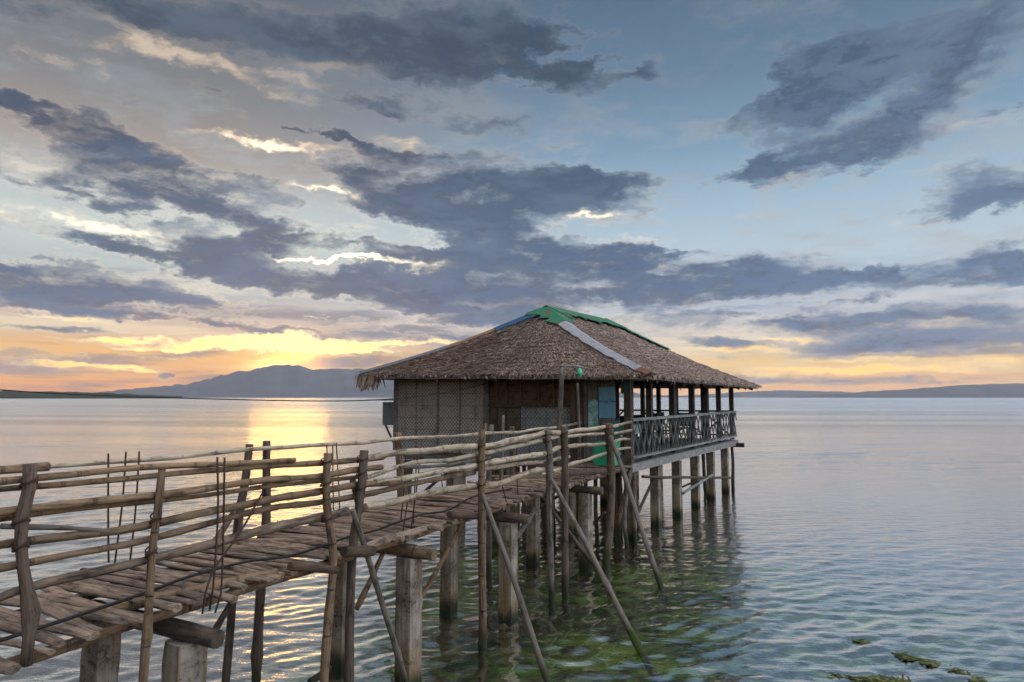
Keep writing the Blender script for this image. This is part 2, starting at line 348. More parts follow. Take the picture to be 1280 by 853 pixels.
finish(T, T.mix(T.sm(T.m('ADD', n_, T.m('MULTIPLY', T.m('SUBTRACT', n2_, .5), .7)), .50, .60), T.mix(n2_, (.006, .11, .06), (.014, .20, .11)), (.10, .085, .065)), .9, n2_, .8, .02); M['green'] = mgn
M['bluetarp'] = flat('blue_tarp', (.018, .07, .15), .8, .7, 14)
M['redtin'] = flat('red_painted_tin', (.16, .07, .055), .8, .8, 14)
M['bluesign'] = flat('blue_painted_board', (.13, .30, .46), .6, .35, 30, dirt=(.05, .12, .18))
maq, T = mat('aqua_painted_board'); p_ = T.n('ShaderNodeTexCoord').outputs['Object']; n_ = T.noise(p_, 9, 6, .7).outputs['Fac']; n2_ = T.noise(p_, 22, 5, .7).outputs['Fac']
finish(T, T.mix(T.sm(n2_, .55, .68), T.mix(T.sm(n_, .4, .62), (.09, .26, .22), (.38, .52, .56)), (.04, .10, .10)), .7); M['aquasign'] = maq
M['teal'] = flat('teal_paint', (.03, .24, .25), .6, .4, 12)
M['crate'] = flat('green_plastic', (.01, .26, .14), .4, .25, 9)
M['darkboard'] = flat('dark_green_board', (.012, .035, .04), .6, .3, 8)
M['black'] = flat('black_rubber', (.012, .012, .013), .5, .1, 8)
M['rebar'] = flat('rusty_rebar', (.045, .026, .018), .8, .5, 30)
M['cloth'] = flat('blue_tablecloth', (.30, .42, .45), .8, .2, 6)
M['ink'] = flat('dark_lettering', (.02, .05, .09), .7, .1, 10)
M['mosswood'] = flat('mossy_wood', (.028, .05, .010), .95, .5, 25)
M['grey'] = flat('grey_board', (.16, .17, .19), .8, .4, 10)
M['stone'] = flat('barnacled_rubble', (.07, .055, .04), .95, .7, 22)

def woven(name, c1, c2, dia=True, bright=1.0):
    m, T = mat(name)
    p = T.n('ShaderNodeTexCoord').outputs['Object']
    x, y, z = T.sep(p)
    ty = T.m('ABSOLUTE', T.m('SUBTRACT', T.m('FRACT', T.m('DIVIDE', y, .20)), .5))
    tz = T.m('ABSOLUTE', T.m('SUBTRACT', T.m('FRACT', T.m('DIVIDE', z, .21)), .5))
    rings = T.m('SINE', T.m('MULTIPLY', T.m('ADD', ty, tz), 26.0))
    dash = T.m('MULTIPLY', T.m('SINE', T.m('MULTIPLY', y, 126.0)), T.m('SINE', T.m('ADD', T.m('MULTIPLY', z, 62.0), T.m('MULTIPLY', T.m('SIGN', T.m('SINE', T.m('MULTIPLY', y, 63.0))), 1.57))))
    nz = T.noise(p, 3, 5, .65).outputs['Fac']; nf = T.noise(p, 45, 3).outputs['Fac']
    band = T.m('MULTIPLY', T.sm(z, .06, .08), T.sm(z, .50, .48)) if dia else 0.0
    pat = T.m('ADD', T.m('MULTIPLY', dash, T.m('SUBTRACT', .42, T.m('MULTIPLY', band, .25))), T.m('MULTIPLY', T.m('MULTIPLY', rings, band), .28))
    pat = T.m('ADD', pat, T.m('MULTIPLY', T.m('SUBTRACT', nf, .5), 1.6))
    row = T.sm(T.m('ABSOLUTE', T.m('SUBTRACT', T.m('FRACT', T.m('DIVIDE', z, .31)), .5)), .455, .485)
    pat = T.m('SUBTRACT', pat, T.m('MULTIPLY', row, .35))
    seam = T.sm(T.m('ABSOLUTE', T.m('SUBTRACT', T.m('FRACT', T.m('DIVIDE', y, .56)), .5)), .485, .497)
    c = T.mix(T.sm(pat, -.5, .75), c2, c1)
    c = T.mix(T.m('MULTIPLY', T.sm(nz, .5, .75), .55), c, tuple(v * .4 for v in c2))
    c = T.mix(T.m('MULTIPLY', seam, .7), c, (.03, .025, .022))
    finish(T, c, .85, pat, .5, .01)
    return m
M['woven'] = woven('woven_bamboo_wall', (.50, .46, .43), (.12, .105, .095))
M['wovengrey'] = woven('woven_grey_panel', (.30, .32, .335), (.10, .103, .11), False)
M['wovenbrown'] = woven('woven_brown_panel', (.13, .105, .075), (.05, .038, .028), False)

# ------------------------------------------------------------------ mesh builder
class MB:
    def __init__(s): s.v = []; s.f = []; s.g = []; s.sm = []
    def _add(s, vs, fs, gs, smooth=True):
        o = len(s.v); s.v += [Vector(v) for v in vs]; s.g += gs
        s.f += [tuple(i + o for i in f) for f in fs]; s.sm += [smooth] * len(fs)
    def tube(s, pts, r, seg=9, wob=.12, knots=0, res=None, capped=True, rough=.05, squash=1.0):
        """a round, slightly crooked pole through pts; r a number or one radius per point"""
        P = [Vector(p) for p in pts]
        rr = list(r) if hasattr(r, '__len__') else [r] * len(P)
        L = sum((P[i + 1] - P[i]).length for i in range(len(P) - 1))
        n = res or max(3, min(44, int(L / .16) + 2))
        def cr(a, b, c, d, t): return .5 * ((2 * b) + (c - a) * t + (2 * a - 5 * b + 4 * c - d) * t * t + (3 * b - a - 3 * c + d) * t ** 3)
        cum = [0]
        for i in range(len(P) - 1): cum.append(cum[-1] + (P[i + 1] - P[i]).length)
        Q, RR = [], []
        for k in range(n):
            d = L * k / (n - 1); i = 0
            while i < len(P) - 2 and d > cum[i + 1]: i += 1
            t = (d - cum[i]) / max(1e-6, cum[i + 1] - cum[i])
            a = P[i - 1] if i > 0 else P[i] * 2 - P[i + 1]
            e = P[i + 2] if i + 2 < len(P) else P[i + 1] * 2 - P[i]
            Q.append(cr(a, P[i], P[i + 1], e, t)); RR.append(rr[i] + (rr[min(i + 1, len(rr) - 1)] - rr[i]) * t)
        sd_ = R.uniform(0, 500); kn = [(R.uniform(.08, .92) * L, R.uniform(.15, .34), R.uniform(.02, .05)) for _ in range(knots)]
        off = (R.uniform(0, 60), R.uniform(0, 60), R.uniform(0, 60))
        vs, gs, fs = [], [], []
        up = Vector((0, 0, 1)); prev = None
        for k, q in enumerate(Q):
            tan = (Q[min(k + 1, n - 1)] - Q[max(k - 1, 0)]).normalized()
            if prev is None:
                x = tan.cross(up)
                if x.length < .2: x = tan.cross(Vector((1, 0, 0)))
                x.normalize()
            else: x = (prev - tan * prev.dot(tan)).normalized()
            prev = x; y = tan.cross(x)
            d = L * k / (n - 1)
            w = Vector((mnoise.noise((d * .9, sd_, 0)), mnoise.noise((d * .9, sd_, 9)), mnoise.noise((d * .9, sd_, 19)))) * RR[k] * wob * 4
            rk = RR[k] * (1 + rough * 2 * mnoise.noise((d * 3.1, sd_, 3)))
            for (kp, ka, kw) in kn: rk *= 1 + ka * math.exp(-((d - kp) / kw) ** 2)
            for j in range(seg):
                a = 2 * math.pi * j / seg
                rj = rk * (1 + rough * 2 * mnoise.noise((math.cos(a) * 1.3 + sd_, math.sin(a) * 1.3, d * 2.2)))
                vs.append(q + w + (x * math.cos(a) + y * math.sin(a) * squash) * rj)
                gs.append((math.cos(a) * RR[k] + off[0], math.sin(a) * RR[k] + off[1], d + off[2]))
        for k in range(n - 1):
            for j in range(seg):
                fs.append((k * seg + j, k * seg + (j + 1) % seg, (k + 1) * seg + (j + 1) % seg, (k + 1) * seg + j))
        s._add(vs, fs, gs, True)
        if capped:
            o = len(s.v) - n * seg
            s.f.append(tuple(o + j for j in reversed(range(seg)))); s.sm.append(False)
            s.f.append(tuple(o + (n - 1) * seg + j for j in range(seg))); s.sm.append(False)
        return s
    def box(s, c, size, ax=None, jit=0.0):
        """box centred at c; ax = three axis vectors"""
        A = [Vector(a) for a in (ax or ((1, 0, 0), (0, 1, 0), (0, 0, 1)))]
        c = Vector(c); h = [q / 2 for q in size]
        li = max(range(3), key=lambda i: size[i]); o1, o2 = [i for i in range(3) if i != li]
        off = (R.uniform(0, 60), R.uniform(0, 60), R.uniform(0, 60))
        vs, gs = [], []
        for i in (-1, 1):
            for j in (-1, 1):
                for k in (-1, 1):
                    q = (i * h[0], j * h[1], k * h[2])
                    q2 = [x + R.uniform(-jit, jit) for x in q]
                    vs.append(c + A[0] * q2[0] + A[1] * q2[1] + A[2] * q2[2])
                    gs.append((q[o1] + off[0], q[o2] + off[1], q[li] + off[2]))
        s._add(vs, [(0, 1, 3, 2), (4, 6, 7, 5), (0, 4, 5, 1), (2, 3, 7, 6), (0, 2, 6, 4), (1, 5, 7, 3)], gs, False)
        return s
    def beam(s, a, b, w, h, up=(0, 0, 1), jit=0.0):
        a, b = Vector(a), Vector(b); t = (b - a); L = t.length; t.normalize()
        x = t.cross(Vector(up)); x.normalize(); z = x.cross(t)
        return s.box((a + b) / 2, (L, w, h), (t, x, z), jit)
    def face(s, pts, smooth=False):
        off = (R.uniform(0, 60), R.uniform(0, 60), R.uniform(0, 60))
        s._add(pts, [tuple(range(len(pts)))], [(p[0] + off[0], p[1] + off[1], p[2] + off[2]) for p in pts], smooth); return s
    def slab(s, pts, t):
        """closed plate of thickness t under a planar outline"""
        P = [Vector(p) for p in pts]; nrm = (P[1] - P[0]).cross(P[2] - P[0]).normalized(); n = len(P)
        vs = P + [p - nrm * t for p in P]
        fs = [tuple(range(n)), tuple(reversed(range(n, 2 * n)))] + [(i, i + n, (i + 1) % n + n, (i + 1) % n) for i in range(n)]
        s._add(vs, fs, [tuple(v) for v in vs], False); return s
    def build(s, name, m, parent=None, origin=None, label=None):
        if parent is not None and origin is None: origin = ORI.get(parent.name, Vector())
        base = origin or Vector()
        cen = sum(s.v, Vector()) / len(s.v)
        me = bpy.data.meshes.new(name)
        me.from_pydata([tuple(v - cen) for v in s.v], [], s.f)
        me.polygons.foreach_set('use_smooth', s.sm)
        at = me.attributes.new('grain', 'FLOAT_VECTOR', 'POINT')
        at.data.foreach_set('vector', np.array(s.g, dtype=np.float32).ravel())
        me.materials.append(M[m] if isinstance(m, str) else m)
        o = bpy.data.objects.new(name, me); COL.objects.link(o)
        o.location = cen - base
        if parent is not None: o.parent = parent
        ABS[o.name] = cen
        ORI[o.name] = cen                 # children of this part are written in the same coordinates
        if label: o['label'] = label
        return o
ORI, ABS = {}, {}
def tag(o, label=None, cat=None, group=None, kind=None):
    for k, v in (('label', label), ('category', cat), ('group', group), ('kind', kind)):
        if v: o[k] = v
    return o
def thing(name, label, cat, loc=(0, 0, 0), rz=0.0, group=None, local=False):
    o = bpy.data.objects.new(name, None); COL.objects.link(o)
    o.location = loc; o.rotation_euler = (0, 0, rz); o.empty_display_size = .3
    ORI[o.name] = Vector() if local else Vector(loc)
    return tag(o, label, cat, group)

# ------------------------------------------------------------------ the setting: sea, sea bed, land
def grid_mesh(name, rows, cols, hfun, m, kind='structure'):
    rr, cc = np.meshgrid(rows, cols, indexing='ij')
    X, Y = rr * np.sin(cc), rr * np.cos(cc)
    Z = hfun(X, Y, rr)
    nr, nc = len(rows), len(cols)
    co = np.stack([X, Y, Z], -1).reshape(-1, 3).astype(np.float32)
    i = np.arange(nr - 1)[:, None] * nc + np.arange(nc - 1)[None, :]
    q = np.stack([i, i + 1, i + nc + 1, i + nc], -1).reshape(-1, 4).astype(np.int32)
    me = bpy.data.meshes.new(name)
    me.vertices.add(len(co)); me.vertices.foreach_set('co', co.ravel())
    me.loops.add(q.size); me.loops.foreach_set('vertex_index', q.ravel())
    me.polygons.add(len(q)); me.polygons.foreach_set('loop_start', np.arange(0, q.size, 4, dtype=np.int32))
    me.polygons.foreach_set('loop_total', np.full(len(q), 4, dtype=np.int32))
    me.polygons.foreach_set('use_smooth', np.ones(len(q), dtype=bool))
    me.update(); me.materials.append(m)
    o = bpy.data.objects.new(name, me); COL.objects.link(o); o['kind'] = kind
    return o

rng = np.random.default_rng(11)
WAVES = []
for lam, amp, cnt, spread in ((6.5, .010, 4, .35), (2.4, .0030, 6, .4), (1.05, .0022, 9, .5), (.55, .0023, 16, 1.0), (.30, .0018, 20, 1.5)):
    for _ in range(cnt):
        a = rad(-72) + rng.normal(0, spread * .55)      # crests run gently down to the right
        l = lam * rng.uniform(.7, 1.35)
        WAVES.append((2 * math.pi / l * math.cos(a), 2 * math.pi / l * math.sin(a), amp * rng.uniform(.5, 1.3), rng.uniform(0, 6.28), l))
def wave(X, Y, rr):
    Z = np.zeros_like(X)
    gust = .72 + .55 * np.sin(X * .11 + .6 * np.sin(Y * .07)) * np.sin(Y * .16 + 1.3)
    for kx, ky, a, ph, l in WAVES:
        fade = np.clip((l * 95 - rr) / (l * 60), 0, 1)
        Z += a * fade * np.sin(kx * X + ky * Y + ph + .8 * np.sin(.21 * X + .13 * Y + ph))
    return Z * gust
def water_mat():
    m, T = mat('sea_water')
    pos = T.n('ShaderNodeNewGeometry').outputs['Position']
    dist = T.v('LENGTH', pos)
    p2 = T.v('MULTIPLY', pos, (1, 1, 0))
    mp = T.n('ShaderNodeMapping'); T.put(mp.inputs['Vector'], p2)
    mp.inputs['Rotation'].default_value = (0, 0, rad(16)); mp.inputs['Scale'].default_value = (.36, 1, 1)
    pr = mp.outputs[0]
    n1 = T.noise(pr, 5.5, 4, .6).outputs['Fac']            # small ripples
    n2 = T.noise(pr, .9, 4, .55).outputs['Fac']            # far swell
    n3 = T.noise(T.v('MULTIPLY', pr, (.25, 1, 1)), .05, 3, .5).outputs['Fac']   # slicks and gusts
    far = T.sm(dist, 15, 110)
    b1 = T.n('ShaderNodeBump'); T.put(b1.inputs['Height'], n1); b1.inputs['Distance'].default_value = .028
    T.put(b1.inputs['Strength'], T.m('MULTIPLY', T.m('SUBTRACT', 1.0, T.m('MULTIPLY', far, .6)), T.sm(n3, .3, .65, .4, 1.0)))
    b2 = T.n('ShaderNodeBump'); T.put(b2.inputs['Height'], n2); b2.inputs['Distance'].default_value = .42
    T.put(b2.inputs['Strength'], T.m('MULTIPLY', far, T.sm(n3, .36, .64, .15, 1.6)))
    T.t.links.new(b1.outputs[0], b2.inputs['Normal'])
    nr = b2.outputs[0]
    fr = T.n('ShaderNodeFresnel'); fr.inputs['IOR'].default_value = 1.40; T.put(fr.inputs['Normal'], nr)
    fac = T.m('ADD', T.m('MULTIPLY', fr.outputs[0], 1.05), .44, clamp=True)
    fac = T.m('MULTIPLY', fac, T.m('SUBTRACT', 1.0, T.m('MULTIPLY', T.n('ShaderNodeNewGeometry').outputs['Backfacing'], .94)))
    gl = T.n('ShaderNodeBsdfGlossy'); T.put(gl.inputs['Color'], (.97, .98, 1.0)); T.put(gl.inputs['Roughness'], T.m('POWER', T.lr(dist, 8, 260, .0006, .07), .5)); T.put(gl.inputs['Normal'], nr)
    tr = T.n('ShaderNodeBsdfTransparent'); T.put(tr.inputs['Color'], (.85, .92, .84))
    mx = T.n('ShaderNodeMixShader'); T.put(mx.inputs[0], fac)
    T.t.links.new(tr.outputs[0], mx.inputs[1]); T.t.links.new(gl.outputs[0], mx.inputs[2])
    o = T.n('ShaderNodeOutputMaterial'); T.t.links.new(mx.outputs[0], o.inputs[0])
    return m
WATER = water_mat()
rows = [1.2]
while rows[-1] < 60: rows.append(rows[-1] * 1.0062)
while rows[-1] < 30000: rows.append(rows[-1] * 1.05)
sea = grid_mesh('sea', np.array(rows), np.linspace(rad(-52), rad(52), 620), wave, WATER)
rows2 = [0.0, 1.2]
while rows2[-1] < 30000: rows2.append(rows2[-1] * 1.25)
grid_mesh('sea_around', np.array(rows2), np.linspace(rad(52), rad(308), 60), lambda X, Y, r: X * 0, WATER)
grid_mesh('sea_at_feet', np.array([0.0, 1.2]), np.linspace(rad(-52), rad(52), 60), lambda X, Y, r: X * 0, WATER)

def bed_mat():
    m, T = mat('sea_bed_algae')
    p = T.n('ShaderNodeNewGeometry').outputs['Position']
    dist = T.v('LENGTH', p)
    a = T.noise(p, 1.1, 7, .65, .4).outputs['Fac']; b = T.noise(p, 4.5, 6, .65, .6).outputs['Fac']; c = T.noise(p, .35, 4).outputs['Fac']
    col = T.mix(T.sm(b, .43, .66), (.004, .012, .002), (.07, .16, .010))
    col = T.mix(T.sm(a, .46, .66), col, (.15, .21, .022))
    col = T.mix(T.m('MULTIPLY', T.sm(a, .46, .3), .8), col, (.02, .04, .015))
    col = T.mix(T.sm(c, .62, .74), col, (.25, .24, .16))
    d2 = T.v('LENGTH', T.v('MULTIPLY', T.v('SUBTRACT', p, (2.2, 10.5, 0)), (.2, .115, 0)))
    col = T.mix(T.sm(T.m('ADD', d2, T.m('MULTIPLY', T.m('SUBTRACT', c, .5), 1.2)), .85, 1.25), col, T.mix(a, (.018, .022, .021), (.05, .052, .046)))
    col = T.mix(T.sm(dist, 15, 45), col, (.045, .06, .07))
    finish(T, col, .95, b, .8, .05)
    return m
def bed(X, Y, rr):
    s = np.clip((rr - 14) / 140, 0, 1)
    z = -.42 - 7 * s
    for k, (fx, fy, a) in enumerate(((1.7, .9, .05), (.8, 2.1, .06), (3.9, 3.1, .025), (2.4, -3.3, .03))):
        z = z + a * np.sin(fx * X + fy * Y + k) * np.clip(1 - rr / 80, 0, 1)
    return z
rows3 = [0.0, 1.0]
while rows3[-1] < 40: rows3.append(rows3[-1] * 1.05 + .02)
while rows3[-1] < 30000: rows3.append(rows3[-1] * 1.3)
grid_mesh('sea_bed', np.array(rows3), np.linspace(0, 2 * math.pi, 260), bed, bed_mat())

def land(name, prof, D, depth, m, jag, seed, fine=60, parent=None):
    """a long ridge: prof = photo skyline points, crest at distance D, sloping down to both shores"""
    xs = np.linspace(prof[0][0], prof[-1][0], fine)
    ys = np.interp(xs, [p[0] for p in prof], [p[1] for p in prof])
    crest = []
    for x, y in zip(xs, ys):
        q = on_y(x, y, D); q.z = max(q.z + mnoise.fractal((x * .05, seed, 0), .6, 2.2, 5) * jag * (1 if q.z > 4 else 0), .5)
        crest.append(q)
    mb = MB(); prof_t = ((-1, 0), (-.8, .22), (-.55, .5), (-.28, .8), (0, 1), (.5, .6), (1, 0))
    vs, fs = [], []
    for i, q in enumerate(crest):
        for k, (t, h) in enumerate(prof_t):
            s = 1 + t * depth / D
            zz_ = q.z * h * (1 + .25 * mnoise.noise((i * .35, k * 1.3, seed)) * (1 if 0 < h < 1 else 0)) if h > 0 else -3
            vs.append(Vector((q.x * s, q.y * s, zz_)))
    n = len(prof_t)
    for i in range(len(crest) - 1):
        for k in range(n - 1): fs.append((i * n + k, (i + 1) * n + k, (i + 1) * n + k + 1, i * n + k + 1))
    mb._add(vs, fs, [tuple(v) for v in vs], True)
    o = mb.build(name, m); o['kind'] = 'structure'
    return o
def forest(name, a, b, sc):
    m, T = mat(name)
    p = T.n('ShaderNodeNewGeometry').outputs['Position']
    n1 = T.noise(p, sc, 8, .65).outputs['Fac']
    finish(T, T.mix(T.sm(n1, .35, .65), a, b), .95)
    return m
FOR = forest('hazed_forest', (.045, .055, .075), (.085, .09, .105), .003)  # blue-purple haze of distance put into the forest colour
CAPE = forest('cape_trees', (.012, .018, .012), (.03, .04, .022), .05)
land('mountain', [(90, 496), (130, 489), (190, 484), (230, 480), (262, 474), (285, 467), (300, 463), (312, 464), (325, 460), (345, 456), (368, 457), (392, 462), (430, 461), (470, 463), (520, 467), (600, 474), (700, 484), (800, 492), (840, 496)], 9000, 1500, FOR, 30, 3, 170)
land('island', [(985, 496), (1020, 495), (1065, 491), (1110, 488), (1160, 485), (1200, 482), (1240, 480), (1290, 479), (1360, 480), (1460, 486), (1560, 495)], 7000, 900, FOR, 9, 8, 90)
land('far_hills', [(830, 496), (880, 493), (930, 490), (975, 488), (1020, 489), (1080, 491), (1120, 494)], 10700, 900, FOR, 10, 5, 60)
land('cape', [(-140, 488), (-60, 487.5), (0, 489), (40, 489.5), (80, 490), (120, 491), (160, 492.5), (195, 494), (228, 496)], 1900, 120, CAPE, 2.6, 12, 160)

HAZE = True
if HAZE:
    hb = MB().box((0, 4500, 240), (34000, 15000, 500)); 
    m, T = mat('haze_air')
    pv = T.n('ShaderNodeVolumePrincipled'); o_ = T.n('ShaderNodeOutputMaterial')
    T.put(pv.inputs['Color'], (.80, .86, 1.0)); pv.inputs['Density'].default_value = .00005; pv.inputs['Anisotropy'].default_value = .2
    T.t.links.new(pv.outputs[0], o_.inputs['Volume'])
    hz = hb.build('haze', m); hz['kind'] = 'stuff'

# ------------------------------------------------------------------ footbridge
DECK = H - 1.43
P0 = Vector((-2.25, 5.10, 0)); bdir = Vector((.44, .898, 0)).normalized(); nrm = Vector((bdir.y, -bdir.x, 0))
def Wb(s, o, z): return P0 + bdir * s + nrm * o + Vector((0, 0, z))
def pl(x, y, o):
    d = ray(x, y); c0 = Vector((0, 0, H))
    t = (o - (c0 - P0).dot(nrm)) / d.dot(nrm)
    return c0 + d * t
def line(pts, o, ext=None): return [pl(x, y, o) for x, y in pts]
BED = -.55
def down(P, k=1.0):
    """carry a post's last segment on to the sea bed"""
    a, b = P[-2], P[-1]; d = (b - a); d = Vector((d.x * .3 * k, d.y * .3 * k, d.z)); t = (BED - b.z) / d.z
    return P + [b + d * t] if b.z > BED + .05 else P

bridge = thing('footbridge', 'rickety weathered wooden footbridge of rough poles on concrete piers leading to the thatched hut', 'footbridge', Wb(0, 0, 0))
# deck of split logs
dk = MB(); s = -3.3
while s < 10.75:
    r = R.uniform(.032, .056); sq = R.uniform(.36, .62) if R.random() < .75 else .9
    o1 = R.gauss(.0, .055); o0 = -1.30 - abs(R.gauss(0, .10)) - (.22 if R.random() < .06 else 0)
    zc = DECK - r * sq * .9 + R.uniform(-.016, .008); sk = R.gauss(0, .035)
    if R.random() < .96:
        dk.tube([Wb(s + sk, o0, zc + R.uniform(-.015, .01)), Wb(s + sk * R.uniform(-.6, .6), -.6, zc), Wb(s - sk, o1, zc + R.uniform(-.025, .008))], [r * R.uniform(.75, 1.1), r, r * R.uniform(.6, 1.05)], 8, .28, 1, 9, True, .12, sq)
    s += r * 2 * R.uniform(.93, 1.10)
dk.build('deck', 'paleplank', bridge)
# stringers under the plank ends
for o, name in ((-.2, 0), (-1.16, 0)):
    for (a, b) in ((-3.4, .25), (.0, 3.2), (2.9, 6.1), (5.8, 8.6), (8.3, 10.85)):
        dz_ = R.uniform(-.125, -.105)
        MB().tube([Wb(a, o + R.uniform(-.04, .05), DECK + dz_), Wb((a + b) / 2, o, DECK + dz_ - .015), Wb(b, o + R.uniform(-.03, .05), DECK + dz_)], [.034, .04, .034], 9, .2, 2).build('stringer', 'pole', bridge)
# light split edge logs along the near side
for pts in ([(96, 773), (180, 752), (262, 735), (345, 716)], [(436, 697), (475, 678), (520, 664), (556, 652)], [(590, 633), (640, 620), (684, 607)], [(690, 610), (720, 598), (742, 590)]):
    P = [on_z(x, y, DECK - .03) for x, y in pts]
    MB().tube(P, [.038, .045, .04, .036][:len(P)], 8, .2, 2).build('edge_log', 'paleplank' if pts[0][0] > 400 else 'pole', bridge)
# bents: cross beam on a near and a far pier
BENTS = [(-.05, -.10, .068), (2.80, -.12, .068), (5.2, -.1, .072), (8.5, -.15, .075)]
def pier(s_, o_, top, w=.225, rz=0.0):
    mb = MB(); hgt = top - BED; nl = 12; ax = bdir * math.cos(rz) + nrm * math.sin(rz); ay = Vector((-ax.y, ax.x, 0))
    c = Wb(s_, o_, 0); vs, gs, fs = [], [], []; q = 12
    off = (R.uniform(0, 50), R.uniform(0, 50), 0)
    for k in range(nl + 1):
        z = BED + hgt * k / nl
        for j in range(q):
            t = j / q * 4; e = int(t); f = t - e
            cs = [(-1, -1), (1, -1), (1, 1), (-1, 1)]
            a, b = cs[e], cs[(e + 1) % 4]
            x, y = a[0] + (b[0] - a[0]) * f, a[1] + (b[1] - a[1]) * f
            kk = .93 if f == 0 else 1.0
            jt = 1 + .03 * mnoise.noise((x * 2 + off[0], y * 2 + off[1], z * 3)) - (.06 if f == 0 and mnoise.noise((x + off[0], y, z * 4)) > .25 else 0)
            if k == nl: jt -= .05
            p = c + (ax * x + ay * y) * (w / 2 * kk * jt); vs.append(Vector((p.x, p.y, z))); gs.append((x, y, z))
    for k in range(nl):
        for j in range(q): fs.append((k * q + j, k * q + (j + 1) % q, (k + 1) * q + (j + 1) % q, (k + 1) * q + j))
    fs.append(tuple(nl * q + j for j in range(q)))
    mb._add(vs, fs, gs, False)
    return mb
def rods(parent, lst, o, r=.0075):
    for pts in lst:
        MB().tube(line(pts, o), r, 6, .5, 0, None, True, .02).build('rebar', 'rebar', parent)
piers = []
for i, (s_, o_, br) in enumerate(BENTS):
    zt = DECK - .13 - .05 - 2 * br
    pa = pier(s_, o_, zt, (.235, .225, .215, .215)[i], (.18, .1, .05, .1)[i]).build('pier', 'concrete', bridge)
    pb = pier(s_ + (.05, .1, .08, -.1)[i], o_ - 1.02, zt - R.uniform(0, .02), .21, R.uniform(-.1, .1)).build('pier', 'concrete', bridge)
    piers.append((pa, pb))
    MB().tube([Wb(s_ + .02, o_ - 1.5, zt + br), Wb(s_, o_ - .5, zt + br), Wb(s_, o_ + .33, zt + br - .01)], [br * .9, br, br * .95], 12, .08, 1, 14, True, .04).build('cross_beam', 'post' if i != 1 else 'pole', bridge)
rods(piers[0][0], [[(272, 572), (272, 640), (266, 735), (262, 764)], [(281, 572), (280, 660), (277, 745), (270, 766)], [(327, 617), (300, 665), (262, 720), (252, 768)]], .06)
rods(piers[0][1], [[(135, 567), (136, 640), (137, 704)], [(157, 565), (152, 630), (143, 706)], [(174, 564), (169, 630), (162, 700)]], -1.12)
rods(piers[1][1], [[(409, 557), (411, 600), (415, 644)], [(416, 556), (416, 600), (417, 642)], [(420, 554), (423, 600), (425, 642)]], -1.12)
rods(piers[1][0], [[(519, 563), (513, 600), (507, 640), (503, 668)], [(523, 562), (519, 600), (516, 655)], [(526, 562), (521, 610), (513, 668)], [(508, 566), (505, 610), (501, 650)]], -.05)
rods(piers[2][0], [[(622, 588), (630, 615), (634, 632)], [(645, 545), (646, 580), (647, 618)], [(654, 542), (646, 550), (638, 560)]], -.05)
rods(piers[2][1], [[(551, 585), (553, 610)], [(566, 552), (566, 610)]], -1.12)
rods(piers[3][0], [[(724, 540), (725, 595)], [(729, 535), (730, 597)], [(731, 536), (733, 594)]], -.05)

# posts on the near side (crooked branches), then those of the far side
NEAR = [
 ([(38, 580), (36, 618), (27, 652), (27, 690), (32, 725), (39, 765), (36, 800), (33, 832)], [.034, .033, .034, .03, .031, .036, .034, .036], 'post', 3, False),
 ([(203, 585), (197, 640), (190, 690), (187, 740), (184, 790), (179, 853)], [.021, .025, .026, .026, .028, .03], 'pole', 5, True),
 ([(410, 567), (408, 600), (409, 640), (417, 695), (412, 760), (405, 853)], [.037, .035, .034, .034, .036, .038], 'pole', 2, True),
 ([(455, 563), (451, 620), (442, 675), (438, 760), (436, 853)], [.038, .038, .04, .042, .042], 'post', 2, True),
 ([(602, 537), (602, 640), (603, 740), (603, 848)], [.042, .046, .05, .055], 'pole', 3, True),
 ([(684, 538), (687, 580), (686, 640), (689, 720), (691, 780)], [.05, .05, .05, .05, .05], 'greypole', 4, True),
 ([(705, 533), (706, 600), (706, 690), (707, 770)], [.055, .06, .06, .06], 'post', 2, True),
 ([(761, 530), (764, 590), (763, 650), (757, 715)], [.08, .08, .075, .07], 'post', 2, True),
]
for pts, rr, m_, kn, dn in NEAR:
    P = line(pts, .09); 
    if dn: P = down(P); rr = rr + [rr[-1]]
    if len(rr) != len(P): rr = rr[:len(P)]
    MB().tube(P, rr, 11, .03, kn, None, True, .09).build('post', m_, bridge)
for k_, ys in ((0, (602, 650, 682)), (1, (648, 690)), (2, (577, 604, 648)), (3, (574, 591, 610)), (4, (557, 576, 606)), (5, (543, 551, 568)), (6, (541, 560)), (7, (535, 543, 556))):
    pts, rr = NEAR[k_][0], NEAR[k_][1]
    for y_ in ys:
        x_ = np.interp(y_, [p[1] for p in pts], [p[0] for p in pts]); rl_ = np.interp(y_, [p[1] for p in pts], rr[:len(pts)])
        c_ = pl(x_, y_, .09); mb = MB()
        for q_ in range(3):
            zz_ = (q_ - 1) * .016 + R.uniform(-.004, .004); P = []
            for j_ in range(9):
                a_ = j_ / 8 * 2 * math.pi; P.append(c_ + bdir * (math.cos(a_) * rl_ * 1.12) + nrm * (math.sin(a_) * rl_ * 1.12 - (.018 if math.sin(a_) < -.5 else 0)) + Vector((0, 0, zz_ + .02 * math.sin(a_ + q_))))
            mb.tube(P, .006, 5, 0, 0, 18, True, .0)
        mb.build('lashing', 'rebar', bridge)
